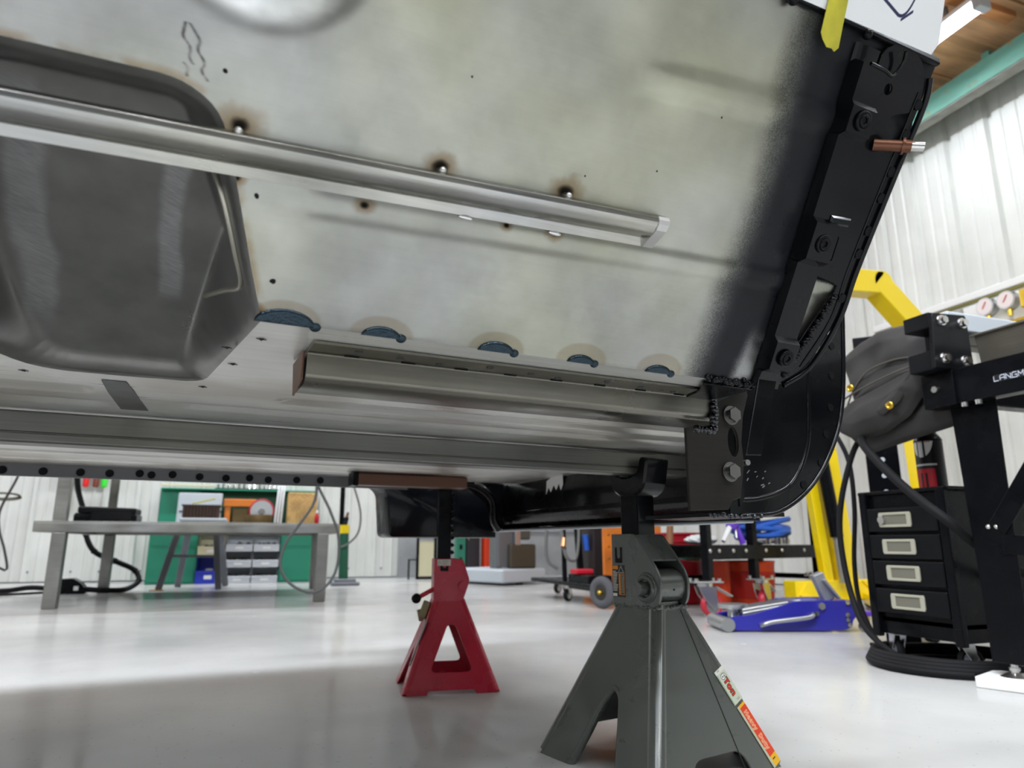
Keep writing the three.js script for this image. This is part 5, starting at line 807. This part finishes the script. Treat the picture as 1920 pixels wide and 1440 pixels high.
{ // black drawer cart
  const [o, add] = thing('drawer_cart', 'black drawer cart with four drawers and recessed pull plates', 'drawer cart', [2.08, 0, -1.655]);
  add('carcass', [rbox(0.36, 0.40, 0.31, 0.005, 2.092, 0.318, -1.656), rbox(0.36, 0.055, 0.31, 0.004, 2.092, 0.112, -1.656)], M.blackSatin);
  for (const z of [-1.798, -1.513]) add('corner_post', rbox(0.022, 0.45, 0.028, 0.004, 1.904, 0.30, z), M.blackSatin); add('top_lip', [rbox(0.38, 0.012, 0.33, 0.004, 2.09, 0.522, -1.656)], M.blackSatin);
  const px = 1.9;
  for (const [k, y] of [0.435, 0.352, 0.272, 0.187].entries()) {
    const d = add('drawer', rbox(0.016, 0.074, 0.252, 0.004, px, y, -1.656), M.blackMatte);
    const zc = -1.675 + k * 0.004, w = 0.115, h = 0.038, x = px - 0.010;
    add('pull_plate', [rbox(0.006, 0.008, w, 0.002, x, y + h / 2, zc), rbox(0.006, 0.008, w, 0.002, x, y - h / 2, zc), rbox(0.006, h, 0.016, 0.002, x, y, zc - w / 2 + 0.006), rbox(0.006, h, 0.016, 0.002, x, y, zc + w / 2 - 0.006)], std(0xb9b7a4, 0.4, 0.3), d); add('pull_recess', box(0.003, h, w * 0.9, x + 0.002, y, zc), std(0x6f6d60, 0.6), d);  // flat inset in darker olive, the recess shade put into its colour
    if (!k) add('lock', [cyl(V(x + 0.002, y, zc - w / 2 + 0.014), V(x - 0.012, y, zc - w / 2 + 0.014), 0.012, 0.012, 18)], M.chrome, d);
  }
  for (const [x, z, t] of [[1.95, -1.77, 1.1], [1.97, -1.56, -0.5], [2.22, -1.77, 0.4], [2.22, -1.55, 0.4]]) caster(o, add, x, z, 0.034, 0.024, M.grey, 0.086, t);
  const [c, ac] = thing('spray_can', 'black aerosol can with red and white print on the drawer cart', 'aerosol can', [2.04, 0.529, -1.645]);
  const ct = canvasTex(512, 512, (q, W, H) => { q.fillStyle = '#0e0e10'; q.fillRect(0, 0, W, H); for (const ox of [40, 296]) { q.fillStyle = '#e9e7e4'; q.beginPath(); q.arc(ox + 90, 150, 78, 0, 7); q.fill(); q.fillStyle = '#b3242c'; q.fillRect(ox + 30, 128, 120, 44); q.fillStyle = '#0e0e10'; q.fillRect(ox + 62, 70, 12, 160); q.fillRect(ox + 104, 70, 12, 160); q.fillStyle = '#a51c26'; q.fillRect(ox + 20, 270, 140, 90); q.fillStyle = '#d9d7d4'; q.fillRect(ox + 14, 252, 160, 7); q.fillRect(ox + 14, 376, 160, 7); q.fillRect(ox + 24, 410, 130, 6); q.fillRect(ox + 24, 436, 110, 6); q.fillStyle = '#1a0c0e'; q.fillRect(ox + 70, 286, 14, 60); q.fillRect(ox + 100, 286, 14, 60); } });
  ac('can_body', [at(lathe([[0.040, 0], [0.041, 0.004], [0.041, 0.152], [0.039, 0.156]], 36).rotateY(3.2), 2.04, 0.529, -1.645)], std(0xffffff, 0.35, 0.2, { map: ct }), c, { uv: 1 });
  ac('shoulder', at(lathe([[0.040, 0.154], [0.042, 0.158], [0.038, 0.166], [0.030, 0.178], [0.026, 0.182]], 30), 2.04, 0.529, -1.645), M.blackSatin); ac('cap', at(lathe([[0.027, 0.18], [0.027, 0.205], [0.022, 0.212], [0.0, 0.212]], 26), 2.04, 0.529, -1.645), M.blackMatte); ac('can_base', at(lathe([[0, 0], [0.04, 0], [0.041, 0.003]], 30), 2.04, 0.5285, -1.645), M.zinc);
}
{ const [o, add] = thing('perforated_post', 'black perforated steel post behind the drawer cart', 'post', [2.22, 0, -1.99]); add('post', [rbox(0.11, 1.15, 0.04, 0.004, 2.22, 0.58, -1.99, 0, -0.8)], M.blackSatin); add('foot', rbox(0.18, 0.012, 0.14, 0.003, 2.22, 0.006, -1.99), M.blackSatin); for (let k = 0; k < 9; k++) add('hole', clean(at(new THREE.CylinderGeometry(0.009, 0.009, 0.003, 12), 0.0, 0, 0.0205, Math.PI / 2)).applyMatrix4(new THREE.Matrix4().makeTranslation(2.22, 0.55 + k * 0.06, -1.99).multiply(new THREE.Matrix4().makeRotationY(-0.8))), M.paleGrey); }
{ // plasma cutting table
  const [o, add] = thing('plasma_table', 'black plasma cutting table with water pan and bolted corner block', 'cutting table', [2.3, 0, -0.6]);
  const rail = add('side_rail', [rbox(0.05, 0.098, 2.4, 0.004, 1.835, 0.79, -0.205)], M.blackSatin);
  const [tg, tm] = decal(0.138, 0.0185, 1200, 136, (c, W, H) => { c.fillStyle = '#15161a'; c.fillRect(0, 0, W, H); c.strokeStyle = '#c4cad6'; c.lineWidth = 15; c.lineJoin = 'miter'; const L = { L: [[0, 1], [0, 0], [1, 0]], A: [[0, 0], [0, 0.75], [0.25, 1], [1, 1], [1, 0]], a2: [[0, 0.42], [1, 0.42]], N: [[0, 0], [0, 1], [1, 0], [1, 1]], G: [[1, 1], [0.2, 1], [0, 0.8], [0, 0], [1, 0], [1, 0.5], [0.5, 0.5]], M: [[0, 0], [0, 1], [0.5, 0.4], [1, 1], [1, 0]], U: [[0, 1], [0, 0], [1, 0], [1, 1]], I: [[0.5, 0], [0.5, 1]], R: [[0, 0], [0, 1], [1, 1], [1, 0.45], [0.1, 0.45], [1, 0]] }; let x = 14; const wd = 106, gap = 34; const dr = (p) => { c.beginPath(); p.forEach(([a, b], i) => i ? c.lineTo(x + a * wd, 118 - b * 98) : c.moveTo(x + a * wd, 118 - b * 98)); c.stroke(); }; for (const ch of 'LANGMUIR') { dr(L[ch]); if (ch === 'A') dr(L.a2); x += wd + gap - (ch === 'I' ? 30 : 0); } });
  add('rail_lettering', tg.rotateY(-Math.PI / 2).translate(1.8095, 0.786, -1.174), tm, rail, { uv: 1, label: 'pale LANGMUIR lettering' });
  add('pan', [rbox(0.008, 0.085, 2.25, 0.003, 1.845, 0.882, -0.17, 0, 0, 0.12), rbox(1.0, 0.006, 2.25, 0.002, 2.35, 0.845, -0.17), rbox(1.0, 0.085, 0.008, 0.003, 2.35, 0.885, -1.29), rbox(0.02, 0.006, 2.27, 0.002, 1.838, 0.923, -0.17)], std(0x9a958c, 0.45, 0.75, { map: rep(steelMap, 0.6) }));
  const leg = (zc, w2) => plate([[-w2, 0.765], [w2 * 0.9, 0.765], [0.05, 0.06], [-0.05, 0.06]].map(([a, b]) => [a, b]), 0.005).applyMatrix4(new THREE.Matrix4().makeBasis(V(0, 0, 1), V(0, 1, 0), V(-1, 0, 0)).setPosition(V(1.852, 0, zc)));
  const lg = add('leg', [leg(-1.335, 0.07), plate([[0, 0.765], [0.14, 0.765], [0.07, 0.06], [0, 0.06]], 0.005).translate(1.85, 0, -1.392)], M.blackSatin);
  for (const zz of [-1.345, -1.322]) add('bolt', at(new THREE.SphereGeometry(0.007, 10, 8), 1.848, 0.405, zz), M.zinc, lg);
  add('leg_brace', [bar(V(1.846, 0.40, -1.32), V(1.846, 0.75, -1.05), 0.05, 0.006, 0.002, V(1, 0, 0)), bar(V(1.846, 0.36, -1.31), V(1.846, 0.30, -0.2), 0.05, 0.006, 0.002, V(1, 0, 0))], M.blackSatin);
  add('levelling_foot', [cyl(V(1.865, 0.034, -1.345), V(1.865, 0.06, -1.345), 0.009, 0.009, 12), at(hexHead(0.014, 0.008), 1.865, 0.047, -1.345), cyl(V(1.865, 0.0285, -1.345), V(1.865, 0.038, -1.345), 0.034, 0.016, 22)], M.zinc, lg);
  for (const [x, z] of [[2.8, -1.3], [1.86, 0.9], [2.8, 0.9]]) add('leg', [rbox(0.09, 0.765, 0.09, 0.004, x, 0.3825, z)], M.blackSatin);
  add('frame_beam', [rbox(1.0, 0.09, 0.05, 0.004, 2.33, 0.79, -1.38), rbox(0.05, 0.09, 2.3, 0.004, 2.83, 0.79, -0.2), rbox(1.0, 0.09, 0.05, 0.004, 2.33, 0.79, 0.96)], M.blackSatin);
  const rb = add('rail_cap', [rbox(0.052, 0.098, 0.10, 0.003, 1.828, 0.788, -1.40)], M.blackSatin); add('bolt', at(hexHead(0.010, 0.01), 1.799, 0.79, -1.405, 0, 0, Math.PI / 2), M.zinc, rb);
  for (const z of [-1.335, -1.295]) add('bolt', at(hexHead(0.009, 0.012), 1.815, 0.735, z), M.zinc, rb);
  const blk = add('corner_block', [plate([[1.755, 0.99], [1.762, 1.0], [1.888, 1.006], [1.893, 0.995], [1.895, 0.84], [1.742, 0.838]], 0.012, [], 0.0015).translate(0, 0, -1.362), rbox(0.13, 0.045, 0.085, 0.004, 1.82, 0.982, -1.402), rbox(0.13, 0.055, 0.085, 0.004, 1.82, 0.866, -1.402), rbox(0.06, 0.12, 0.08, 0.003, 1.86, 0.92, -1.402)], M.blackMatte, o, { label: 'matt black notched corner block' });
  for (const [x, y] of [[1.791, 0.980], [1.872, 0.980], [1.784, 0.868], [1.864, 0.867]]) add('bolt', [at(new THREE.CylinderGeometry(0.0155, 0.0165, 0.004, 20), x, y, -1.348, Math.PI / 2), at(hexHead(0.0115, 0.012), x, y, -1.342, Math.PI / 2)], M.chrome, blk);
  add('pilot_hole', [cyl(V(1.822, 0.980, -1.3515), V(1.822, 0.980, -1.3490), 0.0032, 0.0032, 10), cyl(V(1.823, 0.961, -1.3515), V(1.823, 0.961, -1.3490), 0.0032, 0.0032, 10)], std(0x020202, 0.9), blk);
  add('gantry_beam', [rbox(1.0, 0.06, 0.09, 0.006, 2.42, 1.02, -1.47)], M.paleGrey); add('gantry_under', [rbox(1.0, 0.04, 0.05, 0.004, 2.42, 0.972, -1.47), rbox(0.05, 0.16, 0.07, 0.003, 2.88, 0.93, -1.44), rbox(0.06, 0.14, 0.06, 0.003, 1.95, 0.93, -1.46)], M.darkSteel);
  const f = mesh('foot_block', rbox(0.15, 0.028, 0.15, 0.004, 1.872, 0.0143, -1.345, 0, 0.35), M.white); tag(f, 'white plastic block under the foot of the cutting table', 'block');
}
// soft hanging shapes: outline in the plane x = const, swollen towards the camera
function pillow(name, pts, x, bulge, back, m, parent, wob = 0) {
  const poly = round(pts, 0.012, 3), zs = poly.map(p => p[0]), ys = poly.map(p => p[1]), z0 = Math.min(...zs), z1 = Math.max(...zs), y0 = Math.min(...ys), y1 = Math.max(...ys), n = 44, geos = [];
  for (const side of [1, -1]) {
    const P = [], I = [], ok = [];
    for (let j = 0; j <= n; j++) for (let i = 0; i <= n; i++) {
      let z = z0 + (z1 - z0) * i / n, y = y0 + (y1 - y0) * j / n; const [d, cx, cy] = sdPoly(poly, z, y), c = (z1 - z0) / n; let q = Math.max(0, -d);
      if (Math.abs(d) < c * 0.75) { z = cx; y = cy; q = 0; } ok.push(d < c * 0.75);
      const k = Math.sqrt(clamp(q / 0.05)), w = wob * k * (Math.sin(z * 34 + y * 18) + 0.6 * Math.sin(y * 47 - z * 21));
      P.push(x - (side > 0 ? bulge * k + w + 0.003 : -back * k), y, z);
    }
    for (let j = 0; j < n; j++) for (let i = 0; i < n; i++) { const a = j * (n + 1) + i, b = a + 1, c = a + n + 1, d = c + 1; if (ok[a] && ok[b] && ok[c] && ok[d]) side > 0 ? I.push(a, b, d, a, d, c) : I.push(a, d, b, a, c, d); }
    const g = new THREE.BufferGeometry(); g.setAttribute('position', new THREE.Float32BufferAttribute(P, 3)); g.setAttribute('uv', new THREE.Float32BufferAttribute(new Float32Array(P.length / 3 * 2), 2)); g.setIndex(I); g.computeVertexNormals(); geos.push(g);
  }
  return parent(name, geos, m);
}
{
  const [o, add] = thing('leather_cover', 'dark leather cover with brass grommets hanging off the cutting table', 'leather cover', [1.9, 0.65, -1.6]);
  pillow('upper_roll', [[-1.80, 0.96], [-1.787, 0.995], [-1.717, 1.03], [-1.627, 1.047], [-1.48, 1.032], [-1.455, 0.98], [-1.46, 0.86], [-1.60, 0.84], [-1.70, 0.80], [-1.77, 0.80]], 1.90, 0.05, 0.05, M.leather, add, 0.008);
  pillow('middle_flap', [[-1.46, 0.912], [-1.563, 0.924], [-1.668, 0.906], [-1.73, 0.854], [-1.775, 0.806], [-1.636, 0.80], [-1.46, 0.84]], 1.865, 0.03, 0.02, M.leather, add, 0.004);
  pillow('lower_flap', [[-1.832, 0.783], [-1.746, 0.823], [-1.552, 0.868], [-1.46, 0.885], [-1.47, 0.80], [-1.53, 0.74], [-1.62, 0.70], [-1.74, 0.69], [-1.81, 0.73]], 1.845, 0.035, 0.02, M.leather, add, 0.006);
  pillow('bottom_fold', [[-1.825, 0.775], [-1.661, 0.79], [-1.499, 0.80], [-1.372, 0.765], [-1.375, 0.70], [-1.523, 0.68], [-1.715, 0.651], [-1.796, 0.702]], 1.885, 0.03, 0.03, M.leather, add, 0.004);
  pillow('corner_fold', [[-1.487, 0.862], [-1.50, 0.826], [-1.532, 0.782], [-1.60, 0.748], [-1.66, 0.76], [-1.58, 0.80]], 1.812, 0.012, 0.01, M.leather, add, 0.002);
  for (const [x, z, y] of [[1.80, -1.705, 0.858], [1.805, -1.798, 0.788], [1.792, -1.556, 0.772]]) add('grommet', [at(new THREE.TorusGeometry(0.0085, 0.0038, 8, 22), x, y, z, 0, Math.PI / 2 + 0.3, 0.2), at(new THREE.CylinderGeometry(0.006, 0.006, 0.003, 12), x + 0.002, y, z, 0, 0, Math.PI / 2)], M.brass);
  add('edge_stitch', [tube([V(1.825, 0.79, -1.82), V(1.802, 0.825, -1.74), V(1.80, 0.866, -1.56), V(1.81, 0.88, -1.47)], 0.0028, 40, 6), tube([V(1.846, 0.81, -1.77), V(1.835, 0.858, -1.725), V(1.832, 0.905, -1.66), V(1.835, 0.92, -1.56), V(1.84, 0.91, -1.47)], 0.0028, 40, 6)], std(0x4a463f, 0.7));
}
// cables on the right
tag(mesh('plasma_lead', tube([V(1.88, 0.72, -1.74), V(1.82, 0.68, -1.70), V(1.80, 0.601, -1.624), V(1.79, 0.496, -1.508), V(1.80, 0.42, -1.42), V(1.88, 0.36, -1.412), V(2.0, 0.30, -1.415), V(2.3, 0.22, -1.42)], 0.013, 60, 10), M.rubber), 'thick black lead sloping down across the drawer cart', 'cable');
tag(mesh('mains_cable', tube([V(1.98, 0.80, -1.99), V(2.0, 0.661, -1.94), V(2.0, 0.49, -1.934), V(2.0, 0.287, -1.962), V(2.0, 0.161, -1.956), V(1.99, 0.06, -1.90), V(1.97, 0.012, -1.82), V(2.06, 0.01, -1.74), V(2.2, 0.01, -1.68)], 0.008, 90, 8), M.rubber), 'thin black cord hanging straight down left of the drawer cart', 'cable');
tag(mesh('signal_cable', tube([V(1.90, 0.70, -1.79), V(1.89, 0.663, -1.808), V(1.865, 0.521, -1.85), V(1.86, 0.396, -1.872), V(1.85, 0.205, -1.842), V(1.82, 0.095, -1.76), V(1.82, 0.02, -1.60), V(1.88, 0.01, -1.50), V(2.05, 0.01, -1.40), V(2.2, 0.01, -1.3)], 0.0095, 100, 8), M.rubber), 'black cord swooping from the leather cover to the floor coil', 'cable');
{ const pts = []; for (let k = 0; k <= 90; k++) { const a = k / 90 * 6.283 * 3.4 + 2.2, t = k / 90; pts.push(V(1.99 + (0.22 - 0.02 * t) * Math.cos(a), 0.0125 + t * 0.03, -1.63 + (0.215 - 0.015 * t) * Math.sin(a))); } tag(mesh('cable_coil', tube(pts, 0.011, 260, 8), M.rubber), 'coil of black cable lying on the floor around the cart wheels', 'cable coil'); }
// gauges on the right wall
{
  const w = struct('trim_2', [rbox(0.05, 0.05, 6, 0.008, 4.44, 1.985, -0.9)], M.white); mesh('olive_edge', rbox(0.03, 0.016, 6, 0.003, 4.44, 1.951, -0.9), std(0x8a8348, 0.6), w);
  const [o, add] = thing('gauge_panel', 'white wall panel with two round pressure gauges and brass fittings', 'gauge panel', [4.42, 1.66, -2.8]);
  add('back_board', rbox(0.04, 0.26, 1.0, 0.006, 4.43, 1.79, -2.66), M.white);
  for (const [z, y] of [[-2.972, 1.865], [-2.835, 1.865]]) { const gg = add('gauge', [cyl(V(4.41, y, z), V(4.352, y, z), 0.058, 0.058, 28)], M.silver); add('dial', cyl(V(4.353, y, z), V(4.349, y, z), 0.05, 0.05, 28), std(0xe8dcdc, 0.4), gg); add('needle', rbox(0.003, 0.05, 0.006, 0.001, 4.347, y + 0.008, z, 0.6), M.redPlastic, gg); add('stem', cyl(V(4.38, y - 0.055, z), V(4.38, y - 0.1, z), 0.014, 0.014, 12), M.brass, gg); }
  add('regulator', [cyl(V(4.40, 1.72, -2.7), V(4.34, 1.72, -2.7), 0.03, 0.03, 18), cyl(V(4.38, 1.72, -2.95), V(4.38, 1.72, -2.6), 0.016, 0.016, 14), rbox(0.06, 0.12, 0.05, 0.01, 4.37, 1.84, -2.72)], M.brass); add('valve', [rbox(0.05, 0.09, 0.06, 0.012, 4.37, 1.80, -2.60)], M.silver);
}

renderer.render(scene, camera);
